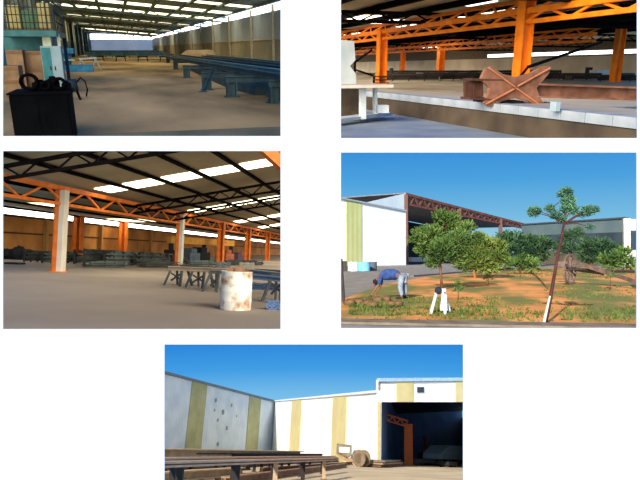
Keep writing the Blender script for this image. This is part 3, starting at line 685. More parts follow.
        for q in range(9): m.bar(d_ * (.02 + .05 * (q % 3)) + Vector((0, (q % 3) * .4, h * (.15 + .1 * q))), d_ * (.98 - .06 * (q % 4)) + Vector((0, (q % 3) * .4, h * (.17 + .09 * q))), .3, h * .11)
        obj('bar_load', m, dg if i % 2 else dk, t)
    g = G(18, 259.5); k = g.y / 600
    m = MB()
    for i in range(5): m.ball((i * .5 - 1, .3 * (i % 2), .35), (.7, .6, .75 if i == 2 else .5), 10, 6, .12)
    tag(obj('scrap_heap', m, bm, loc=g), 'black rounded scrap heap by the far left wall', 'heap')
    tag(obj('flat_plate', MB().box((0, 0, 0), (G(14, 263.5) - G(4, 263.5)).to_tuple()[0:1] + (.8, .12), ) if False else MB().box((0, 0, 0), (1.0, .8, .12)), bm, loc=G(4, 264)), 'dark flat plate on the floor at the left picture edge', 'plate')
    # trestles in front of the drum
    gm = mat('grey_frame', (46, 50, 52), (76, 80, 78), 2, .6); pf = mat('pale_top_frame', (126, 112, 92), (150, 134, 110), 2)
    for i, (u, v, wpx, ht, lab) in enumerate(((176, 286, 17, 18, 'leftmost grey trestle, with its legs splayed'), (198, 288, 18, 18, 'grey trestle second from the left, cross-braced'), (214, 292, 12, 20, 'grey trestle touching the drum\'s left side'), (276, 302, 16, 26, 'grey trestle at the right picture edge beyond the drum'))):
        g = G(u, v); k = g.y / 600; w = wpx * k; h = ht * k
        t = thing('steel_trestle', lab, 'trestle', g, -.15)
        obj('top_bar', MB().ibeam((-w * .5, 0, h), (w * .6, .5, h), .14, .12), gm, t)
        for s, x in ((-1, -w * .35), (1, w * .35)):
            obj('leg', MB().bar((x + s * .12 - .12, -.15, 0), (x, 0, h), .09), gm, t); obj('leg', MB().bar((x + s * .1, .8, 0), (x, .5, h), .09), gm, t)
        obj('brace', MB().bar((-w * .35, 0, h * .3), (w * .35, 0, h * .75), .07).bar((-w * .35, 0, h * .72), (w * .35, 0, h * .36), .06), gm, t)
    H = .82
    for i, (u0_, v0_, u1_, v1_, lab) in enumerate(((168, 268, 234, 270.5, 'tan beam across the left trestles toward the drum'), (180, 266.6, 300, 273, 'long grey beam passing behind the drum'), (232, 269, 300, 277, 'pale beam right of the drum top'), (246, 276, 300, 281, 'blue-grey beam low behind the drum'))):
        A = G(u0_, v0_, H); B = G(u1_, v1_, H - .02 * i)
        o = obj('steel_beam', about(MB().ibeam(A, B, .3, .16, .03), (A.x, A.y, 0)), (pf, gm, mat('pale_steel_b', (150, 152, 150)), mat('blue_grey_b', (84, 100, 120)))[i], loc=(A.x, A.y, 0)); tag(o, lab, 'beam')
    for i, (u, v, wp, c_, lab) in enumerate(((263, 290, 26, (56, 76, 104), 'blue-grey low pallet right of the drum'), (272, 310, 12, (96, 120, 160), 'small blue crate at the lower right picture edge'), (222, 270.5, 14, (96, 100, 96), 'grey plate stack on the beams behind the drum'), (246, 271, 14, (150, 140, 120), 'tan plate stack on the beams right of the drum'))):
        z = 0 if i < 2 else H + .06; g = G(u, v, z) if i < 2 else G(u, v - 2, z); k = g.y / 600; w = wp * k
        m = MB()
        for q in range(3): m.box((-w / 2, 0, .0 + q * .09), (w / 2, w * .6, .06 + q * .09))
        for x in (-w / 2, -.04, w / 2 - .08): m.box((x, 0, .0), (x + .08, w * .6, .26))
        tag(obj('pallet' if i < 2 else 'plate_stack', m, mat('pallet_%d' % i, c_), loc=g), lab, 'pallet' if i < 2 else 'plates')
    # the drum
    g = G(235.3, 309.5); k = g.y / 600; r = 15.8 * k; h = 38.5 * k
    t = thing('steel_drum', 'large white steel drum stained with rust at right', 'drum', g)
    dm = mat('white_rusty_drum', (232, 228, 208), (160, 104, 52), 2.4, .6, detail=8, bump=.15)
    el = dm.node_tree.nodes['Color Ramp'].color_ramp; el.elements[0].position = .5; el.elements[1].position = .66
    prof = [(0, .02), (r * .97, 0), (r, .02)]
    for q in range(1, 4):
        z = h * q / 4
        prof += [(r, z - .03), (r * 1.025, z), (r, z + .03)]
    prof += [(r, h - .03), (r * 1.03, h - .01), (r * 1.03, h + .01), (r * .97, h + .01), (r * .97, h - .04)]
    obj('shell', MB().lathe(prof, 40), dm, t, smooth=True)
    obj('lid', MB().lathe([(r * .97, h - .04), (0, h - .03)], 40), mat('rust_lid', (130, 84, 52), (170, 128, 92), 3), t)
    m = MB()
    for q in range(5): a = q * 1.3; m.box((math.cos(a) * r * .5 - .08, math.sin(a) * r * .5 - .06, h - .03), (math.cos(a) * r * .5 + .1, math.sin(a) * r * .5 + .07, h + .05 + .02 * q))
    tag(obj('scrap_offcuts', m, MATS['rust_lid'], loc=g), 'rusty offcuts lying on top of the drum', 'scrap')
open_hall()

# ================================================================== GARDEN (middle right): trees, cart, gardener, white building
P = S4
def leaves(m, c, r, n, s, droop=0, up=.3):
    for _ in range(n):
        a = random.uniform(0, 2 * PI); z = random.uniform(-1, 1); q = math.sqrt(1 - z * z); rr = random.random() ** .45
        d = Vector((q * math.cos(a), q * math.sin(a), z)); p = Vector(c) + Vector((d.x * r[0], d.y * r[1], d.z * r[2])) * rr
        o = (d + Vector((random.uniform(-1, 1), random.uniform(-1, 1), random.uniform(-.4, 1) + up))).normalized()
        w = o.cross(Vector((random.uniform(-1, 1), random.uniform(-1, 1), random.uniform(-1, 1)))).normalized()
        l = s * random.uniform(.6, 1.4); n0 = len(m.v)
        m.v += [p - w * l * .16, p + w * l * .16, p + o * l + w * l * .1, p + o * l - w * l * .1]; m.f.append([n0, n0 + 1, n0 + 2, n0 + 3])
def tree(name, label, base, clumps, trunk, lm, tm, leaf, dens, group=None, cat='tree'):
    """clumps: (px, py, rpx, depth offset)"""
    b = G(*base); k = b.y / 600; t = thing(name, label, cat, b, 0, group); m = MB(); br = MB(); tops = []
    for cx_, cy_, r_, dy in clumps:
        c = P.PY(cx_, cy_, b.y + dy) - b; rr = r_ * k; leaves(m, c, (rr, rr, rr * .8), int(dens * r_ * r_ / 10), leaf); tops.append(c)
    tp = [P.PY(u, v, b.y) - b for u, v in trunk[0]]
    br.tube(tp, [trunk[1] * (1 - .65 * i / (len(tp) - 1)) for i in range(len(tp))], 8)
    tr = obj('trunk', br, tm, t, smooth=True)
    bb = MB()
    for c in tops:
        a = min(tp[1:], key=lambda q: (q - c).length if q.z < c.z + .2 else 1e9); bb.tube([a, a.lerp(c, .5) + Vector((0, 0, .05)), c], [trunk[1] * .35, trunk[1] * .25, trunk[1] * .12], 6)
    if tops: obj('branches', bb, tm, t)
    obj('foliage', m, lm, t); return t
def skin(name, pts, edges, m, parent, sub=2, loc=(0, 0, 0)):
    me = bpy.data.meshes.new(name); me.from_pydata([p[:3] for p in pts], edges, []); o = bpy.data.objects.new(name, me); link(o); o.parent = parent; o.location = loc
    sk = o.modifiers.new('skin', 'SKIN'); sk.use_smooth_shade = True
    for i, p in enumerate(pts):
        v = me.skin_vertices[0].data[i]; v.radius = (p[3], p[3] if len(p) < 5 else p[4]); v.use_root = (i == 0)
    s = o.modifiers.new('sub', 'SUBSURF'); s.levels = s.render_levels = sub; me.materials.append(m); return o
def spoked_wheel(t, c, R_, n, ang, m, hub_m):
    """a wheel standing in the plane turned by ang about z"""
    ax = Vector((math.cos(ang), math.sin(ang), 0)); c = Vector(c); nx = Vector((-ax.y, ax.x, 0))
    w = MB(); N = 32; vs = []
    for k in range(N):
        a = 2 * PI * k / N; d = ax * math.cos(a) + Vector((0, 0, math.sin(a)))
        for rr, o in ((R_, -.05), (R_, .05), (R_ * .88, .05), (R_ * .88, -.05)): vs.append(c + d * rr + nx * o)
    w.add(vs, [(4 * k + j, 4 * k + (j + 1) % 4, 4 * ((k + 1) % N) + (j + 1) % 4, 4 * ((k + 1) % N) + j) for k in range(N) for j in range(4)])
    wh = obj('wheel', w, m, t)
    for k in range(n):
        a = 2 * PI * k / n + .1; d = ax * math.cos(a) + Vector((0, 0, math.sin(a))); obj('spoke', MB().bar(c + d * .1, c + d * R_ * .9, .05, .07), m, wh)
    obj('hub', MB().tube([c - nx * .16, c + nx * .16], .13, 14), hub_m, wh)
def garden():
    soil = mat('orange_soil', (196, 120, 58), (220, 154, 90), .5, .95, bump=.3, detail=8)
    n = soil.node_tree; nz2 = n.nodes.new('ShaderNodeTexNoise'); nz2.inputs['Scale'].default_value = .35; nz2.inputs['Detail'].default_value = 8
    mp2 = n.nodes.new('ShaderNodeMapping'); mp2.inputs['Scale'].default_value = (1, .35, 1); n.links.new(n.nodes['Texture Coordinate'].outputs['Object'], mp2.inputs[0]); n.links.new(mp2.outputs[0], nz2.inputs['Vector'])
    r2 = n.nodes.new('ShaderNodeValToRGB'); r2.color_ramp.elements[0].position = .44; r2.color_ramp.elements[1].position = .56
    mx = n.nodes.new('ShaderNodeMix'); mx.data_type = 'RGBA'; n.links.new(nz2.outputs['Fac'], r2.inputs[0]); n.links.new(r2.outputs[0], mx.inputs[0])
    n.links.new(n.nodes['Color Ramp'].outputs[0], mx.inputs[6]); mx.inputs[7].default_value = lin((112, 112, 54)); n.links.new(mx.outputs[2], n.nodes['Principled BSDF'].inputs['Base Color'])
    asp = mat('asphalt', (116, 112, 110), (140, 134, 128), 1, .9)
    struct('ground', MB().box((-60, 10.5, -.3), (60, 400, -.03)), asp)
    bed = [G(500, 270), G(430, 276), G(385, 284), G(356, 294), G(325, 306), G(318, 318), G(400, 321), G(520, 324.5), G(660, 325), G(665, 268), G(560, 267)]
    m = MB().prism([(p.x, p.y, -.05) for p in bed], (0, 0, .05)); struct('ground', m, soil)
    a, b = G(322, 319, 0), G(665, 327.5, 0)
    kerb = [G(322, 319.5), G(665, 326), G(665, 330), G(322, 323)]
    struct('trim_5', MB().prism([(p.x, p.y, -.02) for p in kerb], (0, 0, .06)), mat('kerb_stone', (104, 90, 74), (132, 116, 98), 2))
    # path edge at far side of the bed
    e0, e1 = G(412, 276.6), G(500, 269); struct('trim_6', MB().bar((e0.x, e0.y, .03), (e1.x, e1.y, .03), .3, .12), mat('far_kerb', (92, 88, 84)))
    # grass: uncountable
    m = MB()
    def tufts(u0_, u1_, v0_, v1_, n_, s):
        for _ in range(n_):
            p = G(random.uniform(u0_, u1_), random.uniform(v0_, v1_))
            for _ in range(6):
                a = random.uniform(0, 2 * PI); d = Vector((math.cos(a), math.sin(a), 0)); q = p + d * random.uniform(0, .15); L = s * random.uniform(.5, 1.3); n0 = len(m.v)
                w = Vector((-d.y, d.x, 0)) * .02; m.v += [q - w, q + w, q + d * L * .5 + Vector((0, 0, L))]; m.f.append([n0, n0 + 1, n0 + 2])
    tufts(352, 430, 306, 316, 130, .09); tufts(430, 500, 306, 316, 130, .1); tufts(440, 540, 312, 320, 60, .08); tufts(560, 637, 308, 322, 110, .08); tufts(400, 500, 298, 304, 60, .12); tufts(545, 637, 286, 300, 90, .1); tufts(350, 400, 300, 308, 90, .13); tufts(500, 637, 271, 277, 120, .2); tufts(345, 640, 302, 322, 130, .08)
    tag(obj('grass', m, mat('grass_green', (66, 84, 30), (106, 114, 50), 1, .8)), 'sparse green and yellow grass growing on the orange soil', 'grass', kind='stuff')
    # ---- white building at left
    wm = ribbed('white_cladding', (246, 247, 246), (252, 252, 251), .5, 'X', strength=.05); ym = ribbed('yellow_green_cladding', (196, 200, 132), (206, 208, 146), .5, 'X')
    A = G(330, 266.8); B = G(406, 265.2); n_ = (B - A); 
    zA = P.Z(A.x, A.y, 196.5); zB = P.Z(B.x, B.y, 211.2)
    def wall(m, f0, f1, za, zb, z0=0, th=.3, out=0):
        p = A.lerp(B, f0); q = A.lerp(B, f1); nn = Vector((n_.y, -n_.x, 0)).normalized()
        return m.prism([Vector((p.x, p.y, z0)) + nn * out, Vector((q.x, q.y, z0)) + nn * out, Vector((q.x, q.y, za + (zb - za) * f1)) + nn * out, Vector((p.x, p.y, za + (zb - za) * f0)) + nn * out], -nn * th)
    t = thing('white_building', 'low white clad building with a yellow-green stripe at left', 'building', A)
    obj('wall', about(wall(MB(), 0, 1, zA, zB), A), wm, t)
    f = lambda px: (lambda lo, hi: [((lo := (lo + hi) / 2) if P.proj(A.lerp(B, (lo + hi) / 2))[0] < px else (hi := (lo + hi) / 2)) for _ in range(30)] and (lo + hi) / 2)(0., 1.)
    def f(px):
        lo, hi = 0., 1.
        for _ in range(30):
            mi = (lo + hi) / 2
            if P.proj(A.lerp(B, mi))[0] < px: lo = mi
            else: hi = mi
        return lo
    obj('coloured_stripe', about(wall(MB(), f(346), f(362), zA, zB, 0, .1, .06), A), ym, t)
    obj('eave_trim', about(wall(MB(), 0, 1, zA + .3, zB + .3, min(zA, zB), .1, .03), A) if False else about(MB().bar((A.x, A.y, zA + .05), (B.x, B.y, zB + .05), .5, .25), A), mat('grey_trim', (150, 160, 166)), t)
    # ---- open-fronted hall behind it
    K = G(406, 264.4); E = G(534, 262.0)
    zK = P.Z(K.x, K.y, 193.5); zE = P.Z(E.x, E.y, 226.5)
    t = thing('open_fronted_hall', 'large dark open-fronted hall with a rusty roof truss', 'building', K)
    d_ = E - K; nn = Vector((d_.y, -d_.x, 0)).normalized(); back = -nn * 26
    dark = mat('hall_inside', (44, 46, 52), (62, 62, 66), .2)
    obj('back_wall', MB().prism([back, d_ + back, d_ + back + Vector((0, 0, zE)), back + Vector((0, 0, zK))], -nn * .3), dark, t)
    L0 = G(372, 265) - K; zL = P.Z(K.x + L0.x, K.y + L0.y, 205)
    obj('side_wall', MB().prism([(0, 0, 0), (0, 0, zK), L0 * 1.3 + Vector((0, 0, zL)), L0 * 1.3], -nn * .3), mat('pale_blue_cladding', (190, 204, 214), (204, 216, 222), .4), t)
    obj('roof', MB().prism([Vector((0, 0, zK)), d_ + Vector((0, 0, zE)), d_ + back + Vector((0, 0, zE + .2)), back + Vector((0, 0, zK + .2))], (0, 0, .2)), mat('grey_roof_edge', (110, 112, 116)), t)
    drop = (P.Z(K.x, K.y, 193.5) - P.Z(K.x, K.y, 204))
    m = MB().bar((0, 0, zK - .15), d_ + Vector((0, 0, zE - .15)), .4, .5).bar((0, 0, zK - drop), d_ + Vector((0, 0, zE - drop * .5)), .4, .4)
    zigzag(m, (0, 0, 0), d_, zK - drop, zK - .2, 40, .28, zE - drop * .5, zE - .2)
    obj('front_truss', m, mat('rusty_truss', (92, 54, 44), (118, 74, 60), 1), t)
    obj('lintel_band', MB().bar(Vector((0, 0, zK * .26)), d_ + Vector((0, 0, zE * .3)), .3, .9), mat('pale_band', (176, 184, 188)), t) if False else None
    for q in (0, .34, .67, 1): obj('post', MB().bar(d_ * q, d_ * q + Vector((0, 0, zK + (zE - zK) * q - .2)), .9), mat('post_brown', (92, 64, 54)), t)
    # long low grey thing inside
    q0, q1 = G(408, 264.2), G(470, 262.8); t = thing('stacked_sheets', 'pale grey stack lying in front of the dark hall', 'stack', q0)
    dd = q1 - q0; obj('sheets', MB().bar((0, 0, .9), dd + Vector((0, 0, .9)), 1.5, .9), mat('pale_stack', (140, 146, 148)), t); obj('bearers', MB().bar((0, 0, .25), dd + Vector((0, 0, .25)), 1.0, .45), dark, t)
    # ---- far grey building at right
    A2 = G(522, 263.5); B2 = G(627, 266.5); C2 = G(664, 266.0); t = thing('grey_building', 'long grey building with a pale corner column at right', 'building', A2)
    z1, z2, z3 = P.Z(A2.x, A2.y, 225), P.Z(B2.x, B2.y, 218.5), P.Z(C2.x, C2.y, 220.5)
    gp = mat('grey_green_cladding', (92, 112, 116), (108, 124, 122), .2); gd = mat('dark_glass_band', (48, 62, 74), (64, 76, 84), .3)
    def seg(p, q, za0, zb0, za1, zb1, th=.3, out=0):
        d = (q - p); nv = Vector((d.y, -d.x, 0)).normalized() * out; o = p - A2
        return MB().prism([o + nv + Vector((0, 0, za0)), o + d + nv + Vector((0, 0, zb0)), o + d + nv + Vector((0, 0, zb1)), o + nv + Vector((0, 0, za1))], Vector((-d.y, d.x, 0)).normalized() * th)
    obj('wall', seg(A2, B2, 0, 0, z1, z2), gp, t); obj('side_wall', seg(B2, C2, 0, 0, z2, z3), mat('cream_cladding', (196, 190, 172), (208, 202, 186)), t)
    obj('window_band', seg(A2, B2, z1 * .42, z2 * .42, z1 * .72, z2 * .72, .1, .05), gd, t); obj('lower_band', seg(A2, B2, 0, 0, z1 * .3, z2 * .3, .1, .05), mat('brown_band', (96, 84, 68)), t)
    obj('corner_column', MB().bar(B2 - A2, B2 - A2 + Vector((0, 0, z2)), .9), mat('cream_column', (214, 204, 178)), t); obj('side_window', seg(B2, C2, z2 * .35, z3 * .35, z2 * .75, z3 * .75, .1, .05), gd, t)
    obj('roof_edge', seg(A2, B2, z1, z2, z1 + .25, z2 + .25, .6, .2), mat('dark_edge', (70, 78, 84)), t)
    # ---- drums beside the white building
    for i, (u, v, w_, h_, c_, lab) in enumerate(((353, 271, 10, 9, (214, 228, 236), 'white drum by the building, left of the blue one'), (364, 271, 12, 9, (110, 172, 206), 'light blue drum between the white drums'), (373, 270.5, 8, 8.5, (72, 84, 96), 'dark grey drum right of the blue drum'), (344.5, 271, 5, 10, (60, 58, 52), 'dark narrow drum at the left picture edge'))):
        g = G(u, v); k = g.y / 600; r = w_ * k / 2; h = h_ * k
        t = thing('drum', lab, 'drum', g); obj('shell', MB().lathe([(0, 0), (r, 0), (r, h * .32), (r * 1.03, h * .34), (r, h * .36), (r, h * .65), (r * 1.03, h * .67), (r, h * .69), (r, h)], 20), mat('drum_%d' % i, c_), t); obj('lid', MB().lathe([(r * 1.02, h - .03), (r * 1.02, h + .02), (0, h + .02)], 20), mat('drum_%d' % i, c_), t)
    # ---- trees and shrubs
    lg = mat('pine_needles', (54, 82, 34), (98, 124, 56), .8, .7); ly = mat('yellow_green_leaves', (76, 98, 38), (118, 134, 58), .8, .7)
    ld = mat('dark_leaves', (34, 62, 40), (62, 94, 52), .6, .7); bark = mat('bark', (92, 62, 42), (120, 84, 58), 4, .9); ob = mat('orange_bark', (170, 100, 50), (190, 120, 66), 3)
    tree('pine_tree', 'bushy green pine standing right of the bending gardener', (441, 290),
         [(430, 236, 14, 0), (448, 226, 13, .4), (441, 217, 8, 0), (460, 240, 13, -.3), (424, 250, 9, .5), (443, 250, 14, -.4), (419, 234, 7, 0), (468, 228, 8, .2), (434, 262, 8, .2), (456, 256, 10, 0), (455, 216, 5, .1), (413, 240, 4, 0), (478, 238, 6, 0)],
         ([(442, 290), (441, 276), (440, 262), (441, 245), (443, 225)], .07), lg, bark, .15, 62)
    tree('leafy_shrub', 'yellow-green shrub with an orange stem right of the pine', (475, 278),
         [(472, 252, 13, 0), (487, 247, 12, .3), (482, 262, 13, 0), (497, 256, 10, 0), (464, 263, 10, 0), (478, 240, 8, 0), (494, 266, 7, 0), (500, 246, 6, 0)], ([(475, 278), (474, 270), (478, 262), (480, 250)], .12), ly, ob, .26, 60, cat='shrub')
    for i, (bx, by, cl, mt, lab) in enumerate((
        (505, 271, [(505, 240, 9, 0), (512, 251, 11, 0), (502, 256, 9, 0), (516, 238, 7, 0)], ld, 'dark shrub behind, just left of the leaning young pine'),
        (532, 271, [(530, 243, 9, 0), (538, 252, 11, 0), (526, 256, 9, 0), (544, 243, 7, 0)], ld, 'dark shrub behind, crossed by the leaning young pine\'s trunk'),
        (590, 271, [(588, 246, 8, 0), (600, 246, 9, 0), (602, 256, 9, 0), (588, 257, 8, 0), (612, 250, 8, 0)], ld, 'dark shrub behind the right end of the cart wheel'),
        (612, 273, [(606, 260, 6, 0), (618, 258, 7, 0), (612, 264, 6, 0), (630, 264, 6, 0), (624, 252, 5, 0)], lg, 'low green shrub by the pale corner column'),
        (570, 268, [(566, 237, 6, 0), (576, 234, 7, 0), (560, 248, 8, 0), (572, 250, 8, 0)], ld, 'dark shrub rising directly behind the cart wheel'),
        (520, 274, [(512, 264, 6, 0), (522, 262, 7, 0), (532, 265, 6, 0)], lg, 'small mid-green shrub at the foot of the dark ones'))):
        tree('leafy_shrub', lab, (bx, by), cl, ([(bx, by), (bx, by - 8), (bx, by - 18)], .12), mt, bark, .42, 42, cat='shrub')
    # leaning young pine
    g = G(545, 324)
    t = tree('young_pine', 'tall thin young pine leaning right with tufts on top', (545, 324),
         [(567, 192, 4.5, 0), (561, 195, 3, .1), (568, 201, 6, 0), (572, 210, 5, 0), (565, 209, 4, 0), (533, 212, 5, .2), (538, 211, 3, .2), (550, 209, 4, .1), (557, 215, 3.4, 0), (588, 211, 5, -.1), (595, 210, 3.5, -.1), (581, 215, 2.6, 0), (590, 227, 2.4, 0), (562, 219, 3, 0), (553, 217, 2.2, 0)],
         ([(545, 324), (549, 306), (553.5, 280), (559, 250), (564, 224), (568, 200)], .052), mat('young_needles', (50, 86, 70), (92, 132, 92), 2, .7), mat('dark_red_bark', (64, 30, 26), (88, 44, 36), 4), .065, 150)
    obj('lime_wash', MB().tube([P.PY(544, 322, g.y - .09) - g, P.PY(550, 296, g.y - .09) - g], [.035, .02], 8), mat('lime_white', (206, 196, 178)), t)
    # saplings
    for i, (u, v, hpx, lab) in enumerate(((458, 300, 16, 'tiny sapling right of the white sawhorse'), (610, 290, 22, 'small sapling on the soil below the cart shaft'), (488, 286, 12, 'tiny sapling in the middle of the soil'))):
        tree('sapling', lab, (u, v), [(u, v - hpx, 3, 0), (u - 2, v - hpx * .6, 2.5, 0), (u + 3, v - hpx * .7, 2.5, 0)], ([(u, v), (u + .5, v - hpx * .5), (u, v - hpx)], .02), lg, bark, .1, 60, cat='sapling')
    # ---- old cart
    wood = mat('weathered_wood', (96, 76, 68), (126, 102, 88), 3, .85); iron = mat('dark_iron', (50, 40, 38), (70, 56, 50))
    g = G(570, 284.5); k = g.y / 600; R_ = 14.2 * k
    t = thing('old_cart', 'old spoked-wheel cart resting on the soil at right', 'cart', g)
    th = math.radians(62); spoked_wheel(t, (0, 0, R_), R_, 12, th, wood, iron)
    ax = Vector((-math.sin(th), math.cos(th), 0)); ax = -ax
    w2 = P.G(641, 288) - g; spoked_wheel(t, (w2.x, w2.y, R_ * .95), R_ * .95, 12, th, wood, iron)
    obj('axle', MB().tube([(0, 0, R_), (w2.x, w2.y, R_ * .95)], .07, 10), iron, t)
    s0 = P.PY(574, 262, g.y - .3) - g; s1 = P.PY(606, 272, g.y - 2.) - g; s2 = P.PY(648, 286, g.y - 5.) - g
    obj('shaft', MB().bar(s0, s1, .14, .2).bar(s1, s2, .12, .18), wood, t)
    s3 = P.PY(577, 270, g.y - .2) - g; obj('shaft', MB().bar(s3, P.PY(604, 274, g.y - 1) - g, .1, .14), wood, t)
    obj('bed', MB().prism([P.PY(u, v, g.y + 1) - g for u, v in ((556, 262), (568, 261), (569, 265), (557, 267))], (.1, .5, 0)), wood, t)
    # fallen pole at left of bed + thin branch
    for (a_, b_, lab, c_) in (((484, 271), (556, 265), 'grey fallen log behind the soil bed', (120, 116, 110)), ((530, 273), (548, 290), 'bare fallen branch left of the leaning trunk', (90, 62, 44))):
        A = G(*a_); B = G(*b_); tag(obj('fallen_log', about(MB().tube([A + Vector((0, 0, .12)), A.lerp(B, .5) + Vector((.1, 0, .14)), B + Vector((0, 0, .1))], [.16, .13, .08] if c_[0] == 120 else [.05, .04, .02], 8), A), mat('log_%d' % c_[0], c_), loc=A, smooth=True), lab, 'log')
    # dark stakes at left edge
    A = G(341, 302); tag(obj('leaning_stake', MB().bar((0, 0, 0), (-.1, 0, 1.5), .09), iron, loc=(A.x + .1, A.y, 0)), 'dark stake at the left picture edge', 'stake')
    # white sawhorse
    g = G(438, 314); k = g.y / 600; h = 24 * k; wt = mat('white_paint', (176, 188, 192), (196, 204, 204))
    t = thing('white_sawhorse', 'small white A-frame stand with a dark bag on it', 'stand', g)
    for x, s in ((-.02, -1), (.12, 1)):
        obj('leg', MB().bar((x + s * .13 - .04, -.12, 0), (x, 0, h), .06), wt, t); obj('leg', MB().bar((x + s * .2, .25, 0), (x, .08, h), .06), wt, t)
    obj('panel', MB().prism([(.06, -.02, h * .15), (.26, -.04, h * .15), (.24, -.02, h * .8), (.1, 0, h * .85)], (0, .04, 0)), wt, t); obj('top_bar', MB().bar((-.06, .04, h), (.22, .04, h * .97), .08), wt, t)
    m = MB(); m.ball((0, 0, 0), (.11, .08, .1), 12, 8, .06); tag(obj('dark_bag', m, mat('navy_cloth', (26, 34, 46)), loc=(g.x + .02, g.y - .02, h * .96), smooth=True), 'dark bag lying on the white A-frame stand', 'bag')
    # earth clods at digging place
    m = None
    for i in range(9):
        p = G(348 + i * 6 + random.uniform(-2, 2), 304 + random.uniform(-4, 4)); m = MB().ball((0, 0, .07), (.2, .18, .12), 10, 6, .2)
        tag(obj('earth_clod', m, mat('dark_earth', (92, 68, 44), (124, 92, 60), 4), loc=p, smooth=True), 'dark clod of dug earth near the gardener, %s from the left' % NTH[i], 'clod', 'clods of dug earth')
    gardener()
def gardener():
    g = G(401, 299); k = g.y / 600
    t = thing('person', 'person in blue shirt and grey trousers bending over the soil', 'person', g)
    q = lambda u, v, dy=0: P.PY(u, v, g.y + dy) - g
    sk_ = mat('skin_tone', (120, 78, 56), (134, 90, 64)); blue = mat('blue_shirt', (34, 54, 104), (52, 78, 130), 6); grey = mat('grey_trousers', (120, 130, 146), (150, 158, 170), 5)
    V = lambda u, v, dy, r: tuple(q(u, v, dy)) + (r,)
    # pelvis, chest, neck, head, arms, legs: one continuous body
    pts = [V(401, 276, 0, .15), V(393, 274, 0, .16), V(385, 274.8, 0, .17), V(379.5, 277.5, 0, .14), V(376.5, 280, 0, .05), V(374.8, 283, 0, .085), V(373.6, 285.8, -.02, .075),
           V(381, 277, -.2, .06), V(378.5, 285, -.24, .045), V(373.5, 292, -.26, .032), V(372, 294.4, -.26, .03),
           V(381.5, 276.5, .2, .06), V(381, 285, .24, .045), V(376.5, 292, .26, .032), V(375, 294.6, .26, .03),
           V(401.5, 277.5, -.1, .095), V(400, 287, -.13, .07), V(402, 296.3, -.14, .05), V(398.5, 298.3, -.15, .035),
           V(403, 277.5, .12, .095), V(405.5, 286.5, .25, .07), V(405, 295.8, .32, .05), V(401.5, 297.8, .3, .035)]
    ed = [(0, 1), (1, 2), (2, 3), (3, 4), (4, 5), (5, 6), (3, 7), (7, 8), (8, 9), (9, 10), (3, 11), (11, 12), (12, 13), (13, 14), (0, 15), (15, 16), (16, 17), (17, 18), (0, 19), (19, 20), (20, 21), (21, 22)]
    body = skin('body', pts, ed, sk_, t)
    up = lambda i, s: pts[i][:3] + (pts[i][3] + s,)
    sh = [up(0, .02), up(1, .07), up(2, .075), up(3, .06), up(7, .025), up(8, .025), up(11, .025), up(12, .025)]
    skin('shirt', sh, [(0, 1), (1, 2), (2, 3), (3, 4), (4, 5), (3, 6), (6, 7)], blue, t)
    tr = [up(0, .035), up(15, .03), up(16, .03), up(17, .03), up(19, .03), up(20, .03), up(21, .03)]
    skin('trousers', tr, [(0, 1), (1, 2), (2, 3), (0, 4), (4, 5), (5, 6)], grey, t)
    hair = q(375.3, 282.6, 0); m = MB().ball(hair + Vector((.015, 0, .02)), (.115, .105, .12), 14, 10); obj('hair', m, mat('black_hair', (22, 18, 18)), t, smooth=True)
    c = q(374.2, 284.6, -.0); m = MB().ball(c + Vector((-.09, 0, -.02)), (.02, .014, .02)); m.ball(c + Vector((.02, -.1, 0)), (.02, .012, .03)).ball(c + Vector((.02, .1, 0)), (.02, .012, .03)); obj('face_features', m, sk_, t, smooth=True)
    for s, i in ((-1, 10), (1, 14)):
        p = Vector(pts[i][:3]); m = MB()
        for j in range(4): m.tube([p + Vector((-.01 - .016 * j + .03, s * .01, -.02)), p + Vector((-.02 - .02 * j + .03, s * .015, -.07)), p + Vector((-.02 - .02 * j + .045, s * .015, -.1 - .01 * (j % 2)))], [.011, .010, .008], 6)
        m.tube([p + Vector((.03, 0, 0)), p + Vector((.06, 0, -.04)), p + Vector((.055, 0, -.07))], [.012, .011, .009], 6); obj('hand', m, sk_, t, smooth=True)
    for i, s in ((18, -1), (22, 1)):
        p = Vector(pts[i][:3]); m = MB().ball((p.x + .05, p.y, .05), (.17, .065, .06), 12, 8); obj('boot', m, mat('dark_boot', (40, 32, 28)), t, smooth=True)
    A = q(372, 294); b = G(366, 303) - g
    tt = thing('hand_hoe', 'short hoe held by the bending gardener', 'hoe', g + b)
    obj('handle', MB().tube([A - b + Vector((.12, -.26, .05)), A - b + Vector((0, -.26, 0)), Vector((0, -.26, .12))], .018, 6), mat('hoe_wood', (150, 120, 80)), tt)
    obj('blade', MB().box((-.08, -.34, 0), (.02, -.18, .13)), mat('hoe_iron', (70, 68, 66)), tt)
garden()

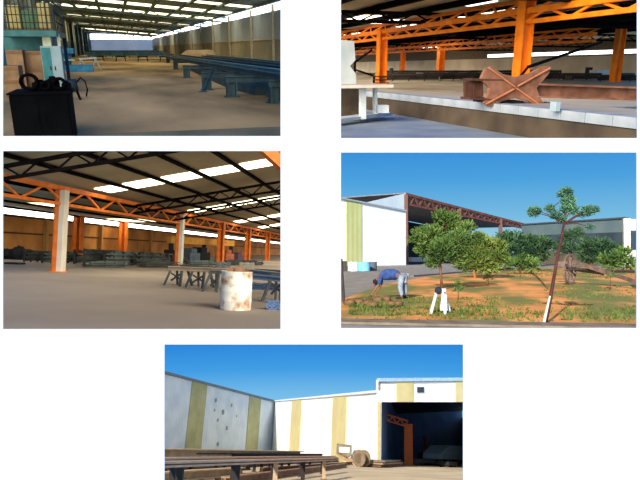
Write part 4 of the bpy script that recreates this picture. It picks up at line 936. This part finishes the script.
# ================================================================== DEPOT (bottom): white and striped sheds, steel racks
P = S5
def depot():
    struct('ground', MB().box((-70, 24, -.3), (60, 420, 0)), mat('pale_yard', (176, 156, 126), (206, 186, 156), .2, .9, detail=7))
    def wallseg(p, q, za, zb, z0a=0, z0b=0, th=.4, out=0, base=None):
        d = q - p; nv = Vector((d.y, -d.x, 0)).normalized(); b_ = base or p; o = p - b_ + nv * out
        return MB().prism([o + Vector((0, 0, z0a)), o + d + Vector((0, 0, z0b)), o + d + Vector((0, 0, zb)), o + Vector((0, 0, za))], -nv * th)
    def along(A, B, px, py):                                   # fraction where the vertical at that fraction passes pixel (px, py)
        lo, hi = -.2, 1.2
        for _ in range(40):
            m = (lo + hi) / 2; p = A.lerp(B, m); z = P.Z(p.x, p.y, py)
            if P.proj((p.x, p.y, z))[0] < px: lo = m
            else: hi = m
        return lo
    # left shed
    A = G(150, 451.5); C = G(271.5, 453.5); zA = P.Z(A.x, A.y, 371.5); zC = P.Z(C.x, C.y, 401.5)
    zA += (zA - zC) * .5; A = A + (A - C) * .5
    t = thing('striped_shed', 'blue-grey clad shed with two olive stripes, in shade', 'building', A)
    bw = ribbed('shaded_blue_white', (176, 194, 214), (196, 210, 224), .9, 'Y'); ol = ribbed('olive_sheet', (142, 146, 108), (160, 162, 124), .9, 'Y')  # bluish shade of this wall is put into its base colour
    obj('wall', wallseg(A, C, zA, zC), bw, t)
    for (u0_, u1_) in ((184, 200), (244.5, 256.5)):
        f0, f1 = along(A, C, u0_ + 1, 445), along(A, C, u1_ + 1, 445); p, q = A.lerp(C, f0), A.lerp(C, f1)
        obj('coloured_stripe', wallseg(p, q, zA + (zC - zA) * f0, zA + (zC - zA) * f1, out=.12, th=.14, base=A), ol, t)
    obj('eave_trim', MB().bar((0, 0, zA), C - A + Vector((0, 0, zC)), .6, .5), mat('eave_grey', (96, 112, 128)), t)
    m = MB()
    for u, v, s in ((215, 400, .5), (222, 412, .6), (231, 405, .4), (217, 420, .4), (226, 428, .5), (214, 410, .3), (236, 416, .3), (217, 444, .5)):
        f0 = along(A, C, u, v); p = A.lerp(C, f0); z = P.Z(p.x, p.y, v); d = (C - A).normalized(); nv = Vector((d.y, -d.x, 0)); o = p - A + nv * .05
        m.prism([o + Vector((0, 0, z - s)), o + d * s * 1.5 + Vector((0, 0, z - s * .6)), o + d * s * 1.2 + Vector((0, 0, z + s)), o - d * s * .4 + Vector((0, 0, z + s * .5))], nv * .02)
    obj('peeled_patch', m, mat('peeled_grey', (120, 128, 134)), t)
    # middle shed in sun
    D_ = G(377.5, 467); zc = P.Z(C.x, C.y, 401); zd = P.Z(D_.x, D_.y, 391.5)
    t = thing('white_shed', 'sunlit white clad shed with two pale yellow stripes', 'building', C)
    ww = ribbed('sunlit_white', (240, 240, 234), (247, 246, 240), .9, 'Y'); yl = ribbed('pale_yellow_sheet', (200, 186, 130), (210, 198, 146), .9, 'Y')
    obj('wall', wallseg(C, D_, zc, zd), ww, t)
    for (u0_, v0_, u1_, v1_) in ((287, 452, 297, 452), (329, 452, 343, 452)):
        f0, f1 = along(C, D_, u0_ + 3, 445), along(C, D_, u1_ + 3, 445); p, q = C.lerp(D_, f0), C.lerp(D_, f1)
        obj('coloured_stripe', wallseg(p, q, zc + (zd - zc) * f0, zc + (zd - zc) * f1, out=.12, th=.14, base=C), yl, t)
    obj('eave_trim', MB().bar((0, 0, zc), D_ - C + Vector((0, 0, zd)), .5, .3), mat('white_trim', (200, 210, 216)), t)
    # open shed at right
    E = G(500, 470.4); zo = P.Z(D_.x, D_.y, 402); zt = P.Z(D_.x, D_.y, 380); zoE = P.Z(E.x, E.y, 402); ztE = P.Z(E.x, E.y, 379)
    t = thing('open_shed', 'open white shed with a wide dark doorway at right', 'building', D_)
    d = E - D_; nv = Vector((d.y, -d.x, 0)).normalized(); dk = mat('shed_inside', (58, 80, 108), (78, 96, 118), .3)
    obj('front_fascia', wallseg(D_, E, zt, ztE, zo, zoE), ww, t)
    for (u0_, u1_) in ((396, 413), (455, 463)):
        f0, f1 = along(D_, E, u0_, 392), along(D_, E, u1_, 392); p, q = D_.lerp(E, f0), D_.lerp(E, f1); L = lambda a, b, f: a + (b - a) * f
        obj('coloured_stripe', wallseg(p, q, L(zt, ztE, f0), L(zt, ztE, f1), L(zo, zoE, f0), L(zo, zoE, f1), out=.1, th=.12, base=D_), yl, t)
    f0, f1 = along(D_, E, 417, 390), along(D_, E, 423.5, 390); p, q = D_.lerp(E, f0), D_.lerp(E, f1)
    v = obj('vent_window', wallseg(p, q, P.Z(p.x, p.y, 387), P.Z(q.x, q.y, 387), P.Z(p.x, p.y, 392.5), P.Z(q.x, q.y, 392.5), out=.12, th=.1, base=D_), mat('vent_dark', (50, 62, 74)), t)
    obj('roof_trim', MB().bar((0, 0, zt), d + Vector((0, 0, ztE)), .5, .4), mat('pale_blue_trim', (150, 180, 206)), t)
    bk = Vector((.16, 1, 0)) * 60
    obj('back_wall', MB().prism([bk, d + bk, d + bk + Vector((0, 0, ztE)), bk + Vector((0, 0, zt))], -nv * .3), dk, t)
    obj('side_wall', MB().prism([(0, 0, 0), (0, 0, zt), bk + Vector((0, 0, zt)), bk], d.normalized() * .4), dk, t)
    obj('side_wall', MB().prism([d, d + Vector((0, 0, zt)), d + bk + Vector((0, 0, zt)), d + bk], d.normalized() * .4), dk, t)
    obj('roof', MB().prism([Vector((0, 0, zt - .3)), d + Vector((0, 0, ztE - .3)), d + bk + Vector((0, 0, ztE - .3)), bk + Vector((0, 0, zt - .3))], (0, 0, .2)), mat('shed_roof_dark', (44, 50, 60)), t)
    obj('door_jamb', MB().bar((.12, 0, 0), (.12, 0, zo), .25), mat('jamb_yellow', (180, 160, 100)), t)
    # inside the open shed
    inn = lambda u, v: G(u, v)
    for i, (u, v, wp, top, c_, lab) in enumerate(((408, 465.2, 8, 424, (170, 88, 44), 'orange column inside the dark doorway'), (426, 464.0, 3, 436, (80, 48, 36), 'thin brown column deeper in the doorway'))):
        g = inn(u, v); w = wp * g.y / 600; z = P.Z(g.x, g.y, top)
        t = thing('orange_column', lab, 'column', g); obj('shaft', MB().ibeam((0, 0, 0), (0, 0, z), w, w, w * .12, up=(1, 0, 0)).box((-w / 2, -w / 2 - .05, 0), (w / 2, -w / 2 + .02, z)), mat('col_%d' % i, c_), t); obj('base_plate', MB().box((-w * .7, -w * .7, 0), (w * .7, w * .7, .1)), mat('col_%d' % i, c_), t)
    a = P.PY(385, 420, G(400, 465).y); b = P.PY(405, 424, a.y); 
    t = thing('orange_girder', 'orange lattice girder high inside the dark doorway', 'girder', (a.x, a.y, a.z))
    og = MATS['col_0']; obj('bottom_chord', about(MB().bar(a, P.PY(408, 427, a.y), .3, .2), a), og, t); obj('top_chord', about(MB().bar(P.PY(385, 414, a.y), P.PY(408, 421, a.y), .3, .2), a), og, t)
    m = MB()
    for k in range(6):
        u = 385 + 23 * k / 6; m.bar(P.PY(u, (420 if k % 2 else 414) + 7 * k / 6, a.y), P.PY(u + 3.8, (414 if k % 2 else 420) + 7 * (k + 1) / 6, a.y), .15)
    obj('webbing', about(m, a), og, t)
    for i, (u0_, u1_, v, top, c_, nm, lab) in enumerate(((442, 466, 466.0, 444, (108, 130, 138), 'covered_load', 'pale covered load at the doorway\'s right end'), (388, 394, 466.2, 460, (140, 150, 150), 'pale_box', 'small pale box just inside the doorway'), (416, 440, 465.6, 459, (64, 62, 60), 'machine_bench', 'grey machine bench in the middle of the doorway'), (449, 458, 467.5, 461.5, (34, 34, 36), 'black_barrow', 'black barrow at the doorway before the covered load'), (428, 436, 464.5, 452, (30, 30, 34), 'tall_machine', 'tall black machine behind the bench'))):
        A_ = G(u0_, v); B_ = G(u1_, v); w = (B_ - A_).length; rz = math.atan2(B_.y - A_.y, B_.x - A_.x); z = P.Z(A_.x, A_.y, top)
        t = thing(nm, lab, nm.split('_')[-1], A_, rz); mm = mat('depot_%d' % i, c_)
        if i in (0,): obj('body', MB().prism([(0, 0, z * .3), (w, 0, z * .3), (w, 0, z), (w * .3, 0, z * .95), (0, 0, z * .55)], (0, 3, 0)), mm, t, bevel=.08)
        else: obj('body', MB().box((0, 0, z * .3), (w, 1.6, z)), mm, t, bevel=.1)
        obj('foot', MB().box((w * .08, .2, 0), (w * .25, 1.4, z * .3)), MATS['dark_iron'], t); obj('foot', MB().box((w * .75, .2, 0), (w * .92, 1.4, z * .3)), MATS['dark_iron'], t)
    # steel racks in the yard
    rb = mat('rusty_beam', (132, 98, 74), (166, 128, 98), 1.5, .8); rd = mat('dark_rusty_beam', (70, 50, 42), (104, 76, 60), 1.5, .8); rbl = mat('pale_rusty_beam', (166, 132, 110), (192, 156, 130), 1.5, .8); rdk = mat('dark_post_and_shade', (40, 34, 32), (58, 48, 42), 2); pb = mat('pale_timber', (170, 146, 112), (196, 170, 134), 2)
    beams = [((150, 454.2), (300, 454.0), 1.15, pb, .7, .5, 'pale timber beam at the rear of the yard stock'), ((150, 457.5), (322, 455.9), 1.0, rdk, .35, .4, 'beam darkened as the shaded gap behind the long front ones'), ((150, 460.8), (334, 457.2), 1.1, rbl, .35, .2, 'pale rusty beam in the middle of the stock'), ((158, 464.5), (336, 459.0), 1.1, rbl, .38, .16, 'long rusty beam raised on posts, in front')]  # second beam coloured dark to draw the shaded gap between rows
    for i, (a_, b_, z, mt, w, h, lab) in enumerate(beams):
        A_ = G(a_[0], a_[1], z); B_ = G(b_[0], b_[1], z); tag(obj('steel_beam', about(MB().ibeam(A_, B_, w, h, .06), (A_.x, A_.y, 0)), mt, loc=(A_.x, A_.y, 0)), lab, 'beam', 'beams stacked in the yard')
        n_ = (8, 5, 5, 5)[i]
        for k in range(n_):
            p = A_.lerp(B_, (k + .3) / n_)
            if i == 0 and k > 6: continue
            t = thing('rack_post', 'short post, %s from the left, carrying the %s' % (NTH[k], ('rear timber beam', 'beam behind the front ones', 'middle pale beam', 'front long beam')[i]), 'post', (p.x, p.y, 0), 0, 'posts under the %s' % ('rear beam', 'second beam', 'middle beam', 'front beam')[i])
            obj('shaft', MB().box((-.1, -.1, 0), (.1, .1, z - h / 2)), pb if i == 3 and k in (2, 4) else rdk, t); obj('foot', MB().box((-.18, -.18, 0), (.18, .18, .05)), rd, t)
    for i, (a_, b_, z, w, h, lab) in enumerate((((150, 478), (241, 471), .35, .5, .4, 'pale timber lying low at the lower left picture corner'), ((225, 481), (345, 465.2), .2, .4, .36, 'rusty beam lying on the ground, nearest'), ((150, 471), (250, 468), .3, .3, .25, 'dark beam lying under the raised ones'), ((262, 470), (352, 463.2), .25, .3, .3, 'dark beam lying behind the nearest one'))):
        A_ = G(a_[0], a_[1], z); B_ = G(b_[0], b_[1], z); m = MB().ibeam(A_, B_, w, h, .06)
        for k in range(5): p = A_.lerp(B_, (k + .4) / 5); m.box((p.x - .1, p.y - .3, 0), (p.x + .1, p.y + .3, z - h / 2 + .01))
        tag(obj('steel_beam', about(m, (A_.x, A_.y, 0)), (pb, rb, rd, rd)[i], loc=(A_.x, A_.y, 0)), lab, 'beam')
    for i, (u0_, v0_, u1_, v1_, h, lab) in enumerate(((150, 470, 236, 465.5, .7, 'dark stack in place of shade under the raised beams, at the left picture edge'), (240, 467.5, 288, 464, .75, 'dark stack in place of shade under the raised beams, between the pale posts'), (292, 464.3, 334, 462, .8, 'dark stack in place of shade under the raised beams, next to the grey skip'))):  # stacks added to darken the shaded ground under the racks
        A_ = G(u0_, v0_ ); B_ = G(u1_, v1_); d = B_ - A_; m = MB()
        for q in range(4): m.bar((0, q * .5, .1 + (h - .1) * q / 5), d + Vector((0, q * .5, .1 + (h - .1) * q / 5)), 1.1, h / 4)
        tag(obj('shade_stack', m, rdk, loc=A_), lab, 'stack')
    # drum-like items
    g = G(345, 464); k = g.y / 600
    t = thing('metal_skip', 'grey tilted metal skip by the white wall', 'skip', g); gy = mat('grey_skip', (104, 100, 88), (130, 124, 108), 2)
    x = lambda p: p * k
    obj('bin', MB().prism([(x(-8), 0, x(9)), (x(-8), 0, x(18)), (x(6), 0, x(17)), (x(6), 0, x(8)), (x(2), 0, x(4))], (0, 1.2, 0)), gy, t, bevel=.05)
    obj('inner_panel', MB().prism([(x(-6), -.04, x(10)), (x(-6), -.04, x(15)), (x(4), -.04, x(15)), (x(4), -.04, x(10))], (0, .04, 0)), mat('skip_pale', (196, 196, 186)), t)
    obj('chute', MB().prism([(x(-9), 0, x(9)), (x(-7), 0, x(11)), (x(9), 0, x(3)), (x(9), 0, x(-.0)), (x(4), 0, 0)], (0, 1.0, 0)), mat('skip_brown', (150, 122, 92)), t)
    g = G(361, 467); k = g.y / 600
    t = thing('cable_reel', 'brown cable reel standing against the white wall', 'reel', g); R_ = 7.6 * k; br = mat('reel_brown', (112, 96, 74), (138, 118, 92), 2)
    for y in (-.35, .35): obj('flange', MB().tube([(-.0 + y * .8, y, R_), (.07 + y * .8, y + .08, R_)], R_, 28), br, t)
    obj('core', MB().tube([(-.3, -.35, R_), (.3, .4, R_)], R_ * .6, 20), mat('reel_core', (96, 80, 62)), t)
    A_ = G(371, 467.3); B_ = G(397, 466.0); t = thing('plate_stack', 'low stack of dark plates right of the cable reel', 'plates', A_); d = B_ - A_
    for q in range(3): obj('plate', MB().bar((q * .2, 0, .15 + q * .25), d + Vector((-q * .3, 0, .15 + q * .25)), 2.2, .18), (rd, rb, gy)[q], t)
    for u in (375, 386): p = G(u, 467) - A_; obj('bearer', MB().box((p.x - .2, p.y - 1, 0), (p.x + .2, p.y + 1, .1)), rd, t)
depot()

# ------------------------------------------------------------------ each place ends where its neighbour begins
import bmesh
def trim(place, x0, y0, x1, y1):
    c = CAM; k = [Vector(pix(*q)) for q in ((x0, y0), (x1, y0), (x1, y1), (x0, y1))]
    planes = []
    for i in range(4):
        n = k[i].cross(k[(i + 1) % 4]).normalized(); mid = sum(k, Vector()) 
        if n.dot(mid) > 0: n = -n
        planes.append(n)                                        # n points out of the place
    bpy.context.view_layer.update(); gone = []
    for o in list(COL[place.name].objects):
        if o.type != 'MESH' or len(o.data.vertices) == 0 or any(m.type == 'SKIN' for m in o.modifiers): continue
        mw = o.matrix_world; vs = [mw @ v.co - c for v in o.data.vertices]
        cut = [n for n in planes if any(v.dot(n) > 1e-4 for v in vs)]
        if not cut: continue
        if any(all(v.dot(n) > 0 for v in vs) for n in cut): gone.append(o); continue
        me = o.data.copy(); bm = bmesh.new(); bm.from_mesh(me); inv = mw.inverted()
        for n in cut:
            co = inv @ c; no = (mw.to_3x3().transposed() @ n).normalized()
            r = bmesh.ops.bisect_plane(bm, geom=bm.verts[:] + bm.edges[:] + bm.faces[:], plane_co=co, plane_no=no, clear_outer=True)
            es = [e for e in r['geom_cut'] if isinstance(e, bmesh.types.BMEdge) and e.is_valid]
            if len(bm.faces) < 400:
                try: bmesh.ops.holes_fill(bm, edges=es)
                except Exception: pass
        if len(bm.faces) == 0: gone.append(o); bm.free(); continue
        bm.to_mesh(me); bm.free(); o.data = me
    for o in gone:
        for ch in o.children: ch.parent = o.parent
        bpy.data.objects.remove(o)
    for o in list(COL[place.name].objects):
        if o.type == 'EMPTY' and not o.children: bpy.data.objects.remove(o)
trim(S1, -26, -34, 311, 143.5); trim(S2, 311, -34, 668, 145); trim(S3, -26, 143.5, 311, 336.3); trim(S4, 311, 145, 668, 336.3); trim(S5, -60, 336.3, 700, 560)
